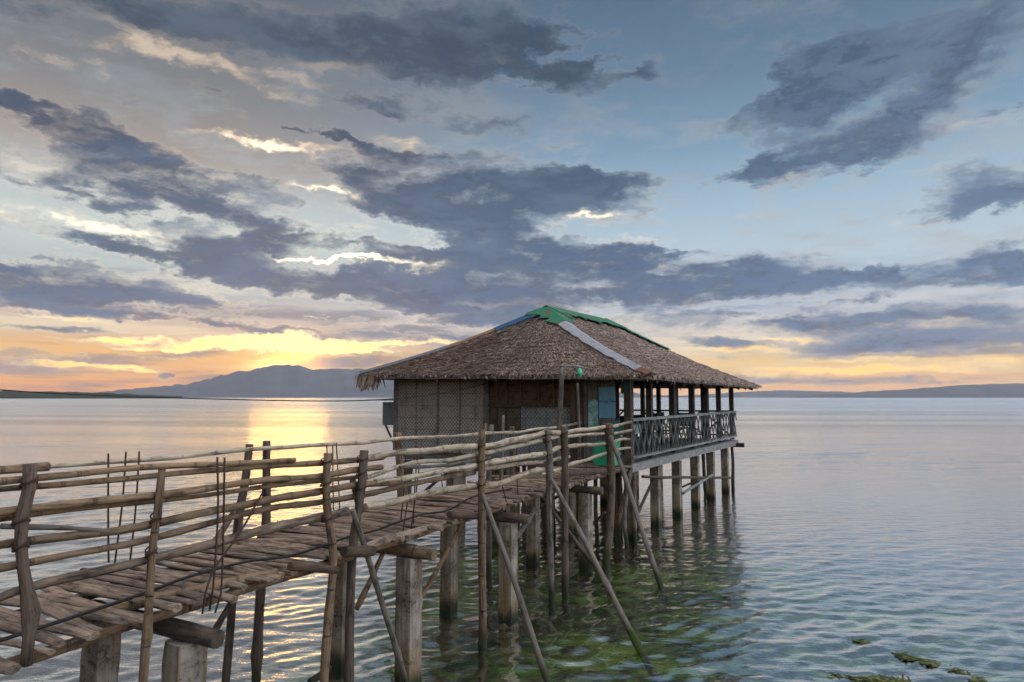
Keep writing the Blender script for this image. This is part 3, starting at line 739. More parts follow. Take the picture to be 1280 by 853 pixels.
FAR = [
 ([(312, 556), (306, 600), (298, 650), (291, 760), (283, 853)], .042, 'post'), ([(333, 551), (332, 640), (327, 730), (320, 853)], .048, 'post'),
 ([(497, 541), (499, 590), (500, 640)], .055, 'pole'), ([(615, 531), (613, 560), (612, 600)], .05, 'greypole'), ([(629, 519), (628, 560), (627, 595)], .03, 'greypole'), ([(607, 529), (605, 560), (604, 600)], .028, 'pole'),
 ([(692, 523), (690, 560), (690, 585)], .03, 'greypole'), ([(640, 534), (641, 560), (641, 590)], .05, 'post'), ([(730, 519), (731, 555), (731, 580)], .05, 'post'),
]
for pts, r, m_ in FAR:
    P = down(line(pts, -1.42), .6)
    MB().tube(P, [r * .9] + [r] * (len(P) - 1), 10, .12, 2, None, True, .07).build('post', m_, bridge)
# rails
def rail(pts, o, r0, r1, m_='pole', kn=3):
    P = line(pts, o); n = len(P); k0 = .56 + .30 * min(1, max(0, (pts[0][0]) / 600)); k1 = .56 + .30 * min(1, max(0, pts[-1][0] / 600)); r0 *= k0; r1 *= k1
    MB().tube(P, [r0 + (r1 - r0) * i / (n - 1) for i in range(n)], 9, 0.24, kn + 1, None, True, .10).build('rail', m_, bridge)
NO = .02
rail([(-60, 608), (0, 602), (90, 594), (160, 586), (240, 581), (300, 578), (369, 575.5)], NO, .040, .024)
rail([(-60, 619), (0, 612), (80, 606), (160, 598), (240, 589), (330, 583), (400, 578), (462, 573), (480, 571)], NO - .03, .024, .036)
rail([(455, 574), (500, 567), (560, 561), (596, 558), (640, 550.5)], NO, .040, .050, 'creampole')
rail([(630, 552.5), (680, 541.5), (701, 540), (757, 534.5)], NO, .052, .042, 'creampole')
rail([(-60, 651), (0, 643), (120, 628), (240, 613), (330, 602), (400, 597), (440, 590), (477, 584)], NO, .040, .038)
rail([(-60, 658), (0, 650), (120, 636), (240, 622), (330, 609), (400, 601), (460, 595)], NO - .05, .026, .026)
rail([(458, 598), (490, 587), (530, 577), (560, 575), (600, 567.5), (649, 557), (681, 549.5), (701, 545)], NO - .03, .026, .042, 'creampole')
rail([(500, 585), (560, 582), (596, 575), (612, 572)], NO + .01, .02, .024, 'greypole')
rail([(0, 657), (60, 658), (110, 661), (148, 665)], .03, .026, .024, 'greypole', 1)
rail([(-60, 690), (0, 681), (80, 671), (160, 662), (240, 645), (300, 634), (350, 622), (402, 614), (460, 604.5), (500, 600)], NO, .042, .042)
rail([(-60, 722), (0, 711), (80, 695), (160, 680), (240, 660), (330, 637), (400, 627), (460, 617), (520, 605), (560, 597), (594, 590)], NO - .03, .034, .036)
rail([(468, 603), (520, 594), (560, 588), (596, 581.6), (640, 574), (682, 566.5)], NO, .038, .046, 'creampole')
rail([(676, 569), (691, 563.5), (708, 559), (757, 554.5)], NO, .046, .038, 'creampole')
rail([(594, 587), (622, 583), (650, 580), (683, 576.6), (712, 571)], NO - .05, .034, .03, 'creampole')
rail([(699, 547), (730, 543.5), (756, 542)], NO, .034, .03, 'creampole')
rail([(-60, 775), (0, 747), (60, 729), (120, 716), (190, 699), (240, 686), (300, 670), (360, 655), (410, 645), (434, 639)], NO, .040, .050, 'paleplank', 5)
rail([(456, 634), (500, 625), (540, 616), (596, 608), (640, 599), (680, 587.5)], NO, .046, .050, 'creampole', 4)
rail([(676, 593), (708, 582), (730, 577), (757, 566.5)], NO, .040, .036, 'creampole', 2)
for pts in ([(760, 534), (775, 531), (789, 527.5)], [(764, 542.5), (778, 540), (789, 538)], [(764, 554), (775, 550), (787, 549)], [(764, 562.5), (776, 560.5), (787, 560.5)]):
    rail(pts, .0, .036, .034, 'creampole', 1)
# top pole of the far side, spliced
rail([(-60, 593), (0, 589), (30, 586), (61, 583)], -1.30, .052, .052, 'pole', 1)
rail([(56, 584), (130, 578), (220, 571.5), (330, 560), (430, 555), (500, 549), (560, 546), (600, 543), (640, 540)], -1.30, .03, .034, 'creampole', 4)
rail([(632, 541), (700, 534), (734, 527.5)], -1.30, .036, .034, 'creampole', 2)
# raking props in the water on the near side, and cross struts underneath
def prop(a, b, r, m_='greypole', over=1.0, kn=4, moss=False):
    """a = (x, y, plane offset); b = foot, photo point at the water's surface"""
    A = pl(a[0], a[1], a[2]); B = on_z(b[0], b[1], b[2] if len(b) > 2 else 0.0)
    d = B - A; E_ = A + d * ((BED - A.z) / d.z) if B.z > BED + .02 and len(b) < 4 else B
    o = MB().tube([A, A.lerp(E_, .35) + Vector((.02, 0, -.02)), A.lerp(E_, .7), E_], [r * .85, r, r * 1.05, r * 1.1], 9, .12, kn, None, True, .06).build('brace', m_, bridge)
    if moss:
        k = (A.z - .1) / (A.z - E_.z); k2 = (A.z + .25) / (A.z - E_.z)
        MB().tube([A.lerp(E_, k - .045), A.lerp(E_, k + .0), A.lerp(E_, k + .06)], [r * 1.02, r * 1.12, r * 1.2], 10, .0, 2, 9, True, .3).build('moss', 'mosswood', o)
prop((440, 638, .14), (513, 872), .028)
prop((603, 618, .16), (690, 866), .034)
prop((690, 600, .16), (803, 818), .038, 'greypole', moss=True)
prop((763, 545, .18), (826, 734), .045, 'greypole')
def strut(a, oa, b, ob, r, m_='pole'):
    A, B = pl(a[0], a[1], oa), pl(b[0], b[1], ob)
    MB().tube([A, (A + B) / 2 + Vector((0, 0, -.02)), B], [r, r, r * .9], 8, .15, 1).build('brace', m_, bridge)
strut((213, 872), -.6, (300, 735), -1.0, .03, 'post')
strut((445, 762), -.7, (486, 674), -.7, .03)
strut((520, 758), -.9, (580, 650), -.8, .032)
strut((636, 684), -.5, (668, 636), -.4, .045, 'greypole')
strut((728, 665), -.9, (757, 640), -.3, .03, 'post')
strut((386, 852), -.8, (412, 832), -.8, .035, 'post')
strut((258, 690), -1.2, (292, 640), -1.25, .03, 'post')
strut((690, 638), -.6, (766, 735), .3, .04, 'post')
strut((440, 600), -.0, (452, 640), -.0, .03, 'post')
# cross logs tying the posts below the deck, and the log pile at the near end
for a, b, o0, r in (((362, 708), (420, 712), .12, .035), ((430, 690), (466, 688), .15, .05), ((560, 643), (604, 646), -.02, .04), ((706, 592), (782, 589), -.02, .05)):
    MB().tube([pl(a[0], a[1], o0), pl(b[0], b[1], o0 + .05)], [r, r * .95], 10, .15, 1).build('cross_beam', 'darkplank', bridge)
MB().tube([Wb(-1.55, -1.6, DECK - .2), Wb(-1.5, -.4, DECK - .19), Wb(-1.42, .33, DECK - .2)], [.045, .05, .05], 10, .1, 2).build('cross_beam', 'post', bridge)
MB().tube([Wb(-1.95, -1.4, DECK - .26), Wb(-1.9, .12, DECK - .24)], [.07, .065], 11, .1, 2).build('cross_beam', 'paleplank', bridge)
MB().tube([Wb(-1.85, -.9, DECK - .06), Wb(-1.72, .08, DECK - .05)], [.07, .055], 11, .2, 2, None, True, .12).build('cross_beam', 'paleplank', bridge)
MB().tube([Wb(-1.55, .1, DECK - .15), Wb(-1.57, .08, .6), Wb(-1.6, .05, BED)], [.035, .038, .04], 9, .1, 2).build('post', 'post', bridge)

# ------------------------------------------------------------------ the hut
ang = math.atan2(.859, .512)
A0 = Vector((2.61, 15.06, DECK)); uu = Vector((math.cos(ang), math.sin(ang), 0)); vv = Vector((-uu.y, uu.x, 0))
LX, LY = 9.78, 6.64
hut = thing('stilt_hut', 'nipa thatched bamboo hut with an open veranda standing on stilts over the sea', 'hut', A0, ang, local=True)
def hl(P):   # world -> hut coordinates
    d = P - A0; return Vector((d.dot(uu), d.dot(vv), d.z))
def hw(x, y, z): return A0 + uu * x + vv * y + Vector((0, 0, z))
def fac(x, y, xo=0.0):    # photo point on the front facade -> hut coordinates
    d = ray(x, y); c0 = Vector((0, 0, H)); t = (xo - (c0 - A0).dot(uu)) / d.dot(uu); return hl(c0 + d * t)
def side(x, y, yo=0.0):   # photo point on the lattice side
    d = ray(x, y); c0 = Vector((0, 0, H)); t = (yo - (c0 - A0).dot(vv)) / d.dot(vv); return hl(c0 + d * t)
ZW = -A0.z
# floor and its beams
fl = MB()
k = 0.0
while k < LX - .01:
    wd = min(.16, LX - k); fl.box((k + wd / 2, LY / 2, -.02), (wd - .012, LY, .04)); k += .16
fl.build('floor', 'plank', hut)
MB().box((LX / 2 - .0, -.045, -.10), (LX + .25, .05, .17)).build('fascia', 'fascia', hut)
MB().box((-.035, LY / 2, -.11), (.06, LY - .1, .16)).build('fascia', 'plank', hut)
for x in np.linspace(.35, LX - .2, 7): MB().box((x, LY / 2 - (.175 if x > 9 else 0), -.17), (.09, LY - .05 + (.35 if x > 9 else 0), .14)).build('joist', 'veranda', hut)
# stilts: concrete below, in rows
def stilt(x, y, w=.24, m_='concrete'):
    mb = MB(); h0, h1 = ZW + BED, -.245
    n = 6; vs, gs, fs = [], [], []
    for k in range(n + 1):
        z = h0 + (h1 - h0) * k / n
        for (a, b) in ((-1, -1), (1, -1), (1, 1), (-1, 1)):
            vs.append((x + a * w / 2 * R.uniform(.95, 1.02), y + b * w / 2 * R.uniform(.95, 1.02), z)); gs.append((a, b, z))
    for k in range(n):
        for j in range(4): fs.append((k * 4 + j, k * 4 + (j + 1) % 4, k * 4 + 4 + (j + 1) % 4, k * 4 + 4 + j))
    fs.append((n * 4, n * 4 + 1, n * 4 + 2, n * 4 + 3)); mb._add(vs, fs, gs, False)
    return mb.build('stilt', m_, hut)
for x in (.3, 2.0, 3.7, 5.4, 7.1, 8.9): stilt(x, .16, .215)
for y in (1.6, 3.1, 4.7, 6.45): stilt(.15, y, .25)
for x in (2.2, 4.6, 7.0, 9.4):
    for y in (2.6, 4.6, 6.4): stilt(x, y, .23)
for (x, y) in ((1.0, .7), (1.9, 1.2), (4.3, .9), (6.4, 1.0), (9.7, .1), (8.0, .6)):
    MB().tube([(x, y, -.2), (x + .04, y + .03, -1.1), (x + .1, y, ZW + BED)], [.05, .055, .06], 8, .25, 3).build('stilt', 'post', hut)
for px_ in (655, 690, 712, 745, 768, 774, 792):
    q = fac(px_, 600, .1)
    MB().tube([(.1, q.y, -.2), (.1 + R.uniform(-.05, .05), q.y + R.uniform(-.04, .04), -1.0), (.12, q.y + R.uniform(-.06, .06), ZW + BED)], [.05, .05, .055], 8, .25, 3).build('stilt', 'post', hut)
for (a_, b_) in (((.2, 1.0, -.3), (.2, 3.0, ZW + .1)), ((.2, 3.1, -.3), (.2, 1.5, ZW + .1)), ((2.0, .1, -.35), (.4, .2, ZW + .2)), ((.15, 4.8, -.3), (.15, 6.4, ZW + .2))):
    MB().tube([a_, b_], [.035, .04], 8, .2, 2).build('brace', 'post', hut)
# bamboos tied across the stilts at the far end
MB().tube([side(803, 596, 0), side(860, 597, 0), side(914, 597.5, -.2)], [.035, .035, .035], 8, .1, 3).build('brace', 'post', hut)
MB().tube([side(854, 617, 0), side(890, 594, -.1)], [.04, .035], 8, .1, 1).build('brace', 'whitewood', hut)
MB().tube([side(852, 609, .4), side(884, 596, .3)], [.03, .03], 8, .1, 1).build('brace', 'post', hut)
MB().tube([fac(771, 655, -.1), fac(781, 620, -.05), fac(789, 588, -.02)], [.05, .05, .045], 8, .2, 2).build('brace', 'pole', hut)
MB().tube([fac(783, 690, -.3), fac(780, 650, -.25), fac(789, 590, -.12)], [.045, .05, .045], 8, .3, 2).build('brace', 'greypole', hut)
# posts of the open veranda
EAVE = 1.80
for x, w in ((.04, .17), (1.4, .13), (3.15, .14), (3.35, .09), (4.9, .14), (6.4, .14), (7.9, .13), (9.62, .13)):
    MB().box((x, .07, EAVE / 2 + .02), (w, w, EAVE), None, .006).build('post', 'veranda' if x > .1 else 'post', hut)
for y in (1.05, 2.0, 2.65, 3.25, 3.75, 4.9, 6.5):
    MB().box((LX - .1, y, EAVE / 2 + .05), (.13, .13, EAVE + .1), None, .006).build('post', 'veranda', hut)
for x in (4.3, 6.2, 8.0):
    MB().box((x, LY - .1, EAVE / 2 + .05), (.13, .13, EAVE + .1), None, .006).build('post', 'veranda', hut)
MB().box((LX / 2 + .02, .07, EAVE + .08), (LX, .10, .12)).build('beam', 'veranda', hut)
MB().box((LX - .1, LY / 2, EAVE + .16), (.10, LY - .2, .12)).build('beam', 'veranda', hut)
MB().box((.05, LY / 2 + .1, EAVE + .10), (.09, LY - .3, .11)).build('beam', 'darkplank', hut)
MB().box((LX / 2, LY - .1, EAVE + .2), (LX - .4, .09, .12)).build('beam', 'veranda', hut)
# lattice railing along the open side
rl = thing_rail = MB()
rl.box((LX / 2, -.02, .94), (LX, .075, .065)); rl.box((LX / 2, -.02, .115), (LX, .06, .055))
lat = rl.build('railing', 'whitewood', hut)
sl = MB(); step = .36; k = -.45
while k < LX:
    for sg in (1, -1):
        x0, x1 = (k, k + .45) if sg > 0 else (k + .45, k)
        z0, z1 = .135, .915
        if x0 < .02: z0 += (z1 - z0) * (.02 - x0) / (x1 - x0); x0 = .02
        if x1 < .02: z1 += (z0 - z1) * (.02 - x1) / (x0 - x1); x1 = .02
        if x0 > LX: z0 += (z1 - z0) * (LX - x0) / (x1 - x0); x0 = LX
        if x1 > LX: z1 += (z0 - z1) * (LX - x1) / (x0 - x1); x1 = LX
        if abs(z1 - z0) > .1: sl.beam((x0, -.03 + .018 * sg, z0), (x1, -.03 + .018 * sg, z1), .014, .032, (0, 1, 0))
    k += step
# beam() takes its width along up x t; slats lie flat in the railing plane
sl.build('lattice', 'whitewood', lat)
# end railing and left railing seen through the veranda
er = MB(); er.box((LX - .06, LY / 2, .96), (.06, LY - .3, .06)); er.box((LX - .06, LY / 2, .15), (.05, LY - .3, .05))
y = .2
while y < LY - 1.1:
    er.beam((LX - .05, y, .17), (LX - .05, y + .85, .94), .03, .05); er.beam((LX - .075, y + .85, .17), (LX - .075, y, .94), .03, .05); y += .95
er.build('railing', 'veranda', hut)
lr_ = MB(); lr_.box((6.2, LY - .05, .96), (6.8, .06, .06)); lr_.box((6.2, LY - .05, .5), (6.8, .05, .05))
lr_.build('railing', 'veranda', hut)
# front walls
ZT = 1.93
MB().box((.0, (3.78 + LY) / 2, ZT / 2 - .06), (.05, LY - 3.78, ZT + .10)).build('woven_wall', 'woven', hut)
for y in (LY - .0, 3.76): MB().box((-.035, y, ZT / 2 - .05), (.10, .11, ZT + .12)).build('post', 'plank', hut)
for y_ in (4.55, 5.25, 5.95): MB().box((-.034, y_, ZT / 2 - .05), (.018, .035, ZT + .06), None, .003).build('batten', 'plank', hut)
MB().box((-.05, (3.78 + LY) / 2, .0), (.05, LY - 3.9, .07)).build('batten', 'darkplank', hut)
def panel(y0, y1, z0, z1, m_, name, th=.03, xo=.0):
    return MB().box((xo, (y0 + y1) / 2, (z0 + z1) / 2), (th, y1 - y0, z1 - z0)).build(name, m_, hut)
panel(1.42, 3.70, -.02, .62, 'wovengrey', 'wall_panel', .04, .03)
panel(1.42, 2.78, .67, 1.20, 'wovengrey', 'wall_panel', .03, .0)
panel(2.80, 3.19, .67, 1.18, 'wovenbrown', 'wall_panel', .03, .012)
panel(3.22, 3.44, .67, 1.18, 'wovenbrown', 'wall_panel', .03, .0)
panel(3.47, 3.70, .67, 1.2, 'darkplank', 'wall_panel', .03, .02)
panel(1.42, 3.70, 1.25, ZT, 'darkplank', 'upper_wall', .03, .05)
for z in (.645, 1.225): MB().box((-.015, 2.56, z), (.07, 2.28, .05)).build('batten', 'darkplank', hut)
for yb in (2.79, 3.2, 3.455, 2.3, 1.9): MB().box((-.0, yb, 1.58), (.055, .045, .66)).build('batten', 'darkplank', hut)
MB().box((-.02, 1.40, ZT / 2), (.10, .10, ZT)).build('post', 'darkplank', hut)
# room behind: side walls and back, a dark doorway beside the post
panel(1.22, LY, 0, ZT, 'darkplank', 'back_wall', .04, 2.35)
MB().box((1.2, 1.36, ZT / 2), (2.28, .04, ZT)).build('side_wall', 'darkplank', hut)
MB().box((1.2, LY - .03, ZT / 2), (2.2, .05, ZT)).build('side_wall', 'woven', hut)
# plank screen that carries the painted boards
pk = MB(); y = .36
while y < 1.12:
    w = R.uniform(.09, .14); pk.box((-.02, y + w / 2, .94), (.025, w - .008, 1.90 + R.uniform(-.03, .02)), None, .003); y += w
pk.build('plank_wall', 'plank', hut)
MB().box((.03, 1.14, ZT / 2), (.07, .07, ZT)).build('post', 'darkplank', hut)
# lean-to box on the left wall
bx = panel(LY + .035, LY + .56, .68, 1.30, 'grey', 'box_bay', .8, .46)
MB().box((.45, LY + .50, 1.36), (1.15, .95, .03)).build('bay_roof', 'tin', bx)
MB().beam((.12, LY + .50, .67), (.12, LY + .05, -.05), .04, .04).build('bay_strut', 'post', bx)
MB().beam((.80, LY + .50, .67), (.95, LY + .05, -.05), .04, .04).build('bay_strut', 'post', bx)

# roof ------------------------------------------------------------
dzf = 1.43
E1 = Vector((-.72, -.70, dzf + .47)); E2 = Vector((LX + .70, -.70, dzf + .39)); E3 = Vector((-.72, LY + .72, dzf + .60)); E4 = Vector((LX + .7, LY + .72, dzf + .50))
R1 = Vector((2.9, 3.60, dzf + 2.52)); R2 = Vector((7.4, 3.60, dzf + 2.56))
roof_faces = {'front': (E3, E1, R1, R1), 'right': (E1, E2, R2, R1), 'back': (E2, E4, R2, R2), 'left': (E4, E3, R1, R2)}
def slope(a, b, c, d, t, sgn_sag=.10):
    """point on a roof face: s along the eave 0..1, t up 0..1; thatch sags a little in mid-slope"""
    pass
def roof_point(f, s_, t_):
    a, b, c, d = f
    p = (a.lerp(b, s_)).lerp(d.lerp(c, s_), t_)
    return p - Vector((0, 0, .16 * math.sin(math.pi * t_) ** 1 * .8)) + Vector((0, 0, .025 * mnoise.noise((p.x * 1.1, p.y * 1.1, 2))))
base_ = MB()
for f in roof_faces.values():
    n, k = 14, 10; vs, fs = [], []
    for i in range(k + 1):
        for j in range(n + 1): vs.append(roof_point(f, j / n, i / k) - Vector((0, 0, .10)))
    for i in range(k):
        for j in range(n):
            q = [i * (n + 1) + j, i * (n + 1) + j + 1, (i + 1) * (n + 1) + j + 1, (i + 1) * (n + 1) + j]
            fs.append(tuple(q))
    base_._add(vs, fs, [tuple(v) for v in vs], True)
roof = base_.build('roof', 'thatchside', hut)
ceil_ = None
def thatch_part(name, keys, m_, dr, dc):
    mb = MB(); V, Fs = [], []
    for key in keys:
        f = roof_faces[key]; a, b, c, d = f
        Ls = ((d.lerp(c, .5)) - a.lerp(b, .5)).length
        rows_ = int(Ls / dr)
        for i in range(rows_ + 1):
            t0 = i / rows_
            wdt = (a.lerp(d, t0) - b.lerp(c, t0)).length
            cnt = max(2, int(wdt / dc))
            for j in range(cnt):
                s_ = (j + R.random()) / cnt; t_ = min(1.0, max(0., t0 + R.uniform(-.5, .5) / rows_))
                p = roof_point(f, s_, t_); q = roof_point(f, s_, t_ - .02) ; dn = (q - p).normalized()
                along = (b - a).normalized(); nn = along.cross(-dn).normalized()
                if nn.z < 0: nn = -nn
                ln = R.uniform(.10, .22); w = R.uniform(.006, .0145); tw = R.uniform(-.35, .35)
                along = (along + dn * tw).normalized()
                dn2 = (dn + along * R.uniform(-.3, .3)).normalized()
                lift = R.uniform(.008, .034) + (.016 if i % 5 == 0 else 0) + (.03 if R.random() < .03 else 0)
                top = p - dn2 * ln * .5 + nn * .005; bot = p + dn2 * ln * .5 + nn * lift
                if i == 0: bot -= Vector((0, 0, R.uniform(.0, .06)))
                k = len(V)
                V += [top - along * w, top + along * w, bot + along * w * R.uniform(.3, .9) + nn * R.uniform(0, .02), bot - along * w * R.uniform(.3, .9)]
                Fs.append((k, k + 1, k + 2, k + 3))
    mb._add(V, Fs, [(0, 0, 0)] * len(V), False)
    return mb.build(name, m_, roof)
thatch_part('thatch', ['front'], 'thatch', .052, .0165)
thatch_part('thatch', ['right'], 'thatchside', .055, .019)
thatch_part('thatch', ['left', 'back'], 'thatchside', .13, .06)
# ragged fringe under the eaves, long at the corners
fr = MB(); V, Fs = [], []
for (a, b, n) in ((E3, E1, 420), (E1, E2, 560), (E2, E4, 300), (E4, E3, 300)):
    for j in range(n):
        t = R.random(); p = a.lerp(b, t) + Vector((R.uniform(-.1, .1), R.uniform(-.1, .1), R.uniform(-.05, .01)))
        ln = R.uniform(.03, .075) * (1.0 + (1.0 if R.random() < .05 else 0)); w = R.uniform(.012, .03)
        al = (b - a).normalized(); dn = Vector((R.uniform(-.25, .25), R.uniform(-.25, .25), -1)).normalized()
        k = len(V); V += [p - al * w, p + al * w, p + al * w * .4 + dn * ln, p - al * w * .4 + dn * ln]; Fs.append((k, k + 1, k + 2, k + 3))
for j in range(150):
    p = E3 + Vector((R.uniform(-.05, .3), R.uniform(-.62, .1), R.uniform(-.06, .03))); ln = R.uniform(.15, .42); w = R.uniform(.015, .03)
    dn = Vector((R.uniform(-.2, .2), R.uniform(-.2, .5), -1)).normalized(); al = Vector((.3, -.95, 0))
    k = len(V); V += [p - al * w, p + al * w, p + al * w * .3 + dn * ln, p - al * w * .3 + dn * ln]; Fs.append((k, k + 1, k + 2, k + 3))
fr._add(V, Fs, [(0, 0, 0)] * len(V), False)
fr.build('eave_fringe', 'thatch', roof)
# rafters seen from below
for t in np.linspace(.06, .94, 11):
    p = roof_point(roof_faces['right'], t, 0.02); q = roof_point(roof_faces['right'], t, .8)
    MB().beam(p - Vector((0, 0, .17)), q - Vector((0, 0, .17)), .05, .07).build('rafter', 'darkplank', roof)
# sheet over hips, net over the ridge
def strip(a, b, t0, t1, wa, wb, m_, name, fa, fb, lift=.07, n=10, jag=0.0, sag=.128):
    """bent strip over a hip line a->b, lying down on the two roof faces fa and fb (their outward directions)"""
    mb = MB(); vs, fs = [], []
    for i in range(n + 1):
        t = t0 + (t1 - t0) * i / n; p = a.lerp(b, t) - Vector((0, 0, sag * math.sin(math.pi * min(1, max(0, t))))) + Vector((0, 0, lift))
        w = wa + (wb - wa) * i / n
        vs += [p + fa * (w * (1 + R.uniform(-jag, jag))) , p + Vector((0, 0, .01)), p + fb * (w * (1 + R.uniform(-jag, jag)))]
        vs += [vs[-3] - Vector((0, 0, .02)), vs[-2] - Vector((0, 0, .02)), vs[-1] - Vector((0, 0, .02))]
    for i in range(n):
        o = i * 6
        for k in (0, 1): fs += [(o + k, o + k + 1, o + k + 7, o + k + 6), (o + 3 + k, o + 9 + k, o + 10 + k, o + 4 + k)]
        fs += [(o, o + 6, o + 9, o + 3), (o + 2, o + 5, o + 11, o + 8)]
    fs += [(0, 3, 4, 1), (1, 4, 5, 2)]; o = n * 6; fs += [(o, o + 1, o + 4, o + 3), (o + 1, o + 2, o + 5, o + 4)]
    mb._add(vs, fs, [tuple(v) for v in vs], False)
    return mb.build(name, m_, roof)
def fdir(face, along):   # direction in a face at right angles to a hip, away from it and downhill
    a, b, c, d = roof_faces[face]; n = (b - a).cross((d - a) if (d - a).length > .1 else (c - a)).normalized()
    q = n.cross(along).normalized()
    mid = (a + b + c + d) / 4
    return q
def both(p, q, f1, f2):
    al = (q - p).normalized(); o = []
    for f in (f1, f2):
        d = fdir(f, al); a, b, c, e = roof_faces[f]; mid = (a + b + c + e) / 4 - (p + q) / 2
        o.append(d if d.dot(mid) > 0 else -d)
    return o
fa, fb_ = both(E1, R1, 'front', 'right')
strip(E1, R1, .06, .78, .15, .20, 'tin', 'hip_flashing', fa, fb_, .075, 16, .2)
strip(E1, R1, -.01, .07, .12, .2, 'redtin', 'hip_flashing', fa, fb_, .07, 4, .2)
fa2, fb2_ = both(E3, R1, 'front', 'left')
strip(E3, R1, .0, .46, .16, .15, 'darktin', 'hip_flashing', fa2, fb2_, .085, 10, .12)
strip(E3, R1, .45, .72, .13, .13, 'rusttin', 'hip_flashing', fa2, fb2_, .08, 6, .15)
strip(E3, R1, .70, .99, .22, .34, 'bluetarp', 'tarp', fa2, fb2_, .09, 6, .2)
fa3, fb3 = both(R1, R2, 'right', 'left')
strip(R1, R2, -.02, 1.01, .55, .62, 'green', 'ridge_net', fa3, fb3, .10, 24, .28, 0.0)
fa4, fb4 = both(R2, E2, 'right', 'back')
strip(R2, E2, -.02, .40, .60, .30, 'green', 'ridge_net', fa4, fb4, .105, 16, .35)
strip(E1, R1, .77, 1.0, .20, .72, 'green', 'ridge_net', fa, fb_, .095, 14, .38)
# ------------------------------------------------------------------ things on and around the hut
def hang(name, label, cat, mb, m_, loc=None):
    o = mb.build(name, m_); return tag(o, label, cat)
HA = (uu, vv, Vector((0, 0, 1)))
def hbox(x, y, z, sx, sy, sz, jit=0.0): return MB().box(hw(x, y, z), (sx, sy, sz), HA, jit)
p0, p1 = fac(748.5, 484, -.05), fac(769.5, 523, -.05)
sg = thing('sign_board', 'pale blue painted sign with a dark line of lettering on the plank wall', 'sign', hw(-.05, (p0.y + p1.y) / 2, p1.z))
hbox(-.052, (p0.y + p1.y) / 2, (p0.z + p1.z) / 2, .02, p0.y - p1.y, p0.z - p1.z).build('board', 'bluesign', sg)
txt = bpy.data.curves.new('lettering', 'FONT'); txt.body = 'The Lap Town'; txt.size = .088; txt.align_x = 'CENTER'; txt.align_y = 'CENTER'; txt.extrude = .001
txt.materials.append(M['ink'])
tmp = bpy.data.objects.new('lettering_curve', txt); COL.objects.link(tmp)
tme = bpy.data.meshes.new_from_object(tmp.evaluated_get(bpy.context.evaluated_depsgraph_get())); bpy.data.objects.remove(tmp)
tme.materials.clear(); tme.materials.append(M['ink'])
to = bpy.data.objects.new('lettering', tme); COL.objects.link(to); to.parent = sg
to.location = hw(-.066, (p0.y + p1.y) / 2, (p0.z + p1.z) / 2 + .03) - sg.location
to.rotation_euler = (math.pi / 2, 0, ang - math.pi / 2)
q0, q1 = fac(735, 500, -.05), fac(748, 536, -.05)
aq = hang('sign_board', 'narrow aqua board with peeling white and green paint left of the blue sign', 'sign', hbox(-.05, (q0.y + q1.y) / 2, (q0.z + q1.z) / 2, .02, q0.y - q1.y - .012, q0.z - q1.z, .006), 'aquasign')
q0, q1 = fac(776, 471, -.12), fac(788, 492, -.12)
hang('hanging_board', 'dark green board hanging under the eave at the veranda corner post', 'board', hbox(-.12, (q0.y + q1.y) / 2, (q0.z + q1.z) / 2, .03, q0.y - q1.y, q0.z - q1.z), 'darkboard')
q0, q1 = fac(765, 525, .02), fac(775, 550, .02)
hang('painted_panel', 'teal painted panel standing right of the blue sign', 'panel', hbox(.03, (q0.y + q1.y) / 2, (q0.z + q1.z) / 2 - .1, .03, q0.y - q1.y, q0.z - q1.z + .2), 'teal')
# green crate at the end of the bridge
cx = Wb(10.3, -.32, DECK + .26)
cr_ = MB(); hx, hy, hz_ = .22, .20, .24
for (dx_, dy_, sx, sy) in ((-hx, 0, .02, 2 * hy), (hx, 0, .02, 2 * hy), (0, -hy, 2 * hx - .022, .02), (0, hy, 2 * hx - .022, .02)):
    cr_.box(cx + uu * dx_ + vv * dy_, (sx, sy, 2 * hz_), HA)
cr_.box(cx - Vector((0, 0, hz_ - .012)), (2 * hx - .03, 2 * hy - .03, .02), HA)
for zz2 in (hz_ - .02, -.02):
    cr_.box(cx + Vector((0, 0, zz2)) - uu * (hx + .012), (.014, 2 * hy + .02, .04), HA); cr_.box(cx + Vector((0, 0, zz2)) - vv * (hy + .012), (2 * hx + .02, .014, .04), HA)
tag(cr_.build('crate', 'crate'), 'bright green plastic crate standing at the bridge end', 'crate')
# lamp pole with arm, and the green lantern hanging from it
A1 = on_y(698, 545, 14.6); T1 = on_y(702, 470, 14.6)
lp = thing('lamp_post', 'crooked weathered pole with a thin arm in front of the hut wall', 'pole', (A1.x, A1.y, DECK))
MB().tube([Vector((A1.x - .03, A1.y, DECK - .02)), A1, on_y(701, 500, 14.6), T1], [.062, .06, .055, .05], 10, .12, 3).build('pole', 'greypole', lp)
MB().tube([T1 - Vector((0, 0, .05)), on_y(702, 457, 14.6)], [.03, .045], 8, .1, 1).build('pole_top', 'whitewood', lp)
MB().tube([on_y(699, 457.5, 14.55), on_y(714, 457.5, 14.5), on_y(729, 459, 14.45)], .022, 6, .05).build('arm', 'whitewood', lp)
MB().tube([on_y(707, 469, 14.6), on_y(722, 459, 14.5)], .008, 5, .05).build('stay_wire', 'black', lp)
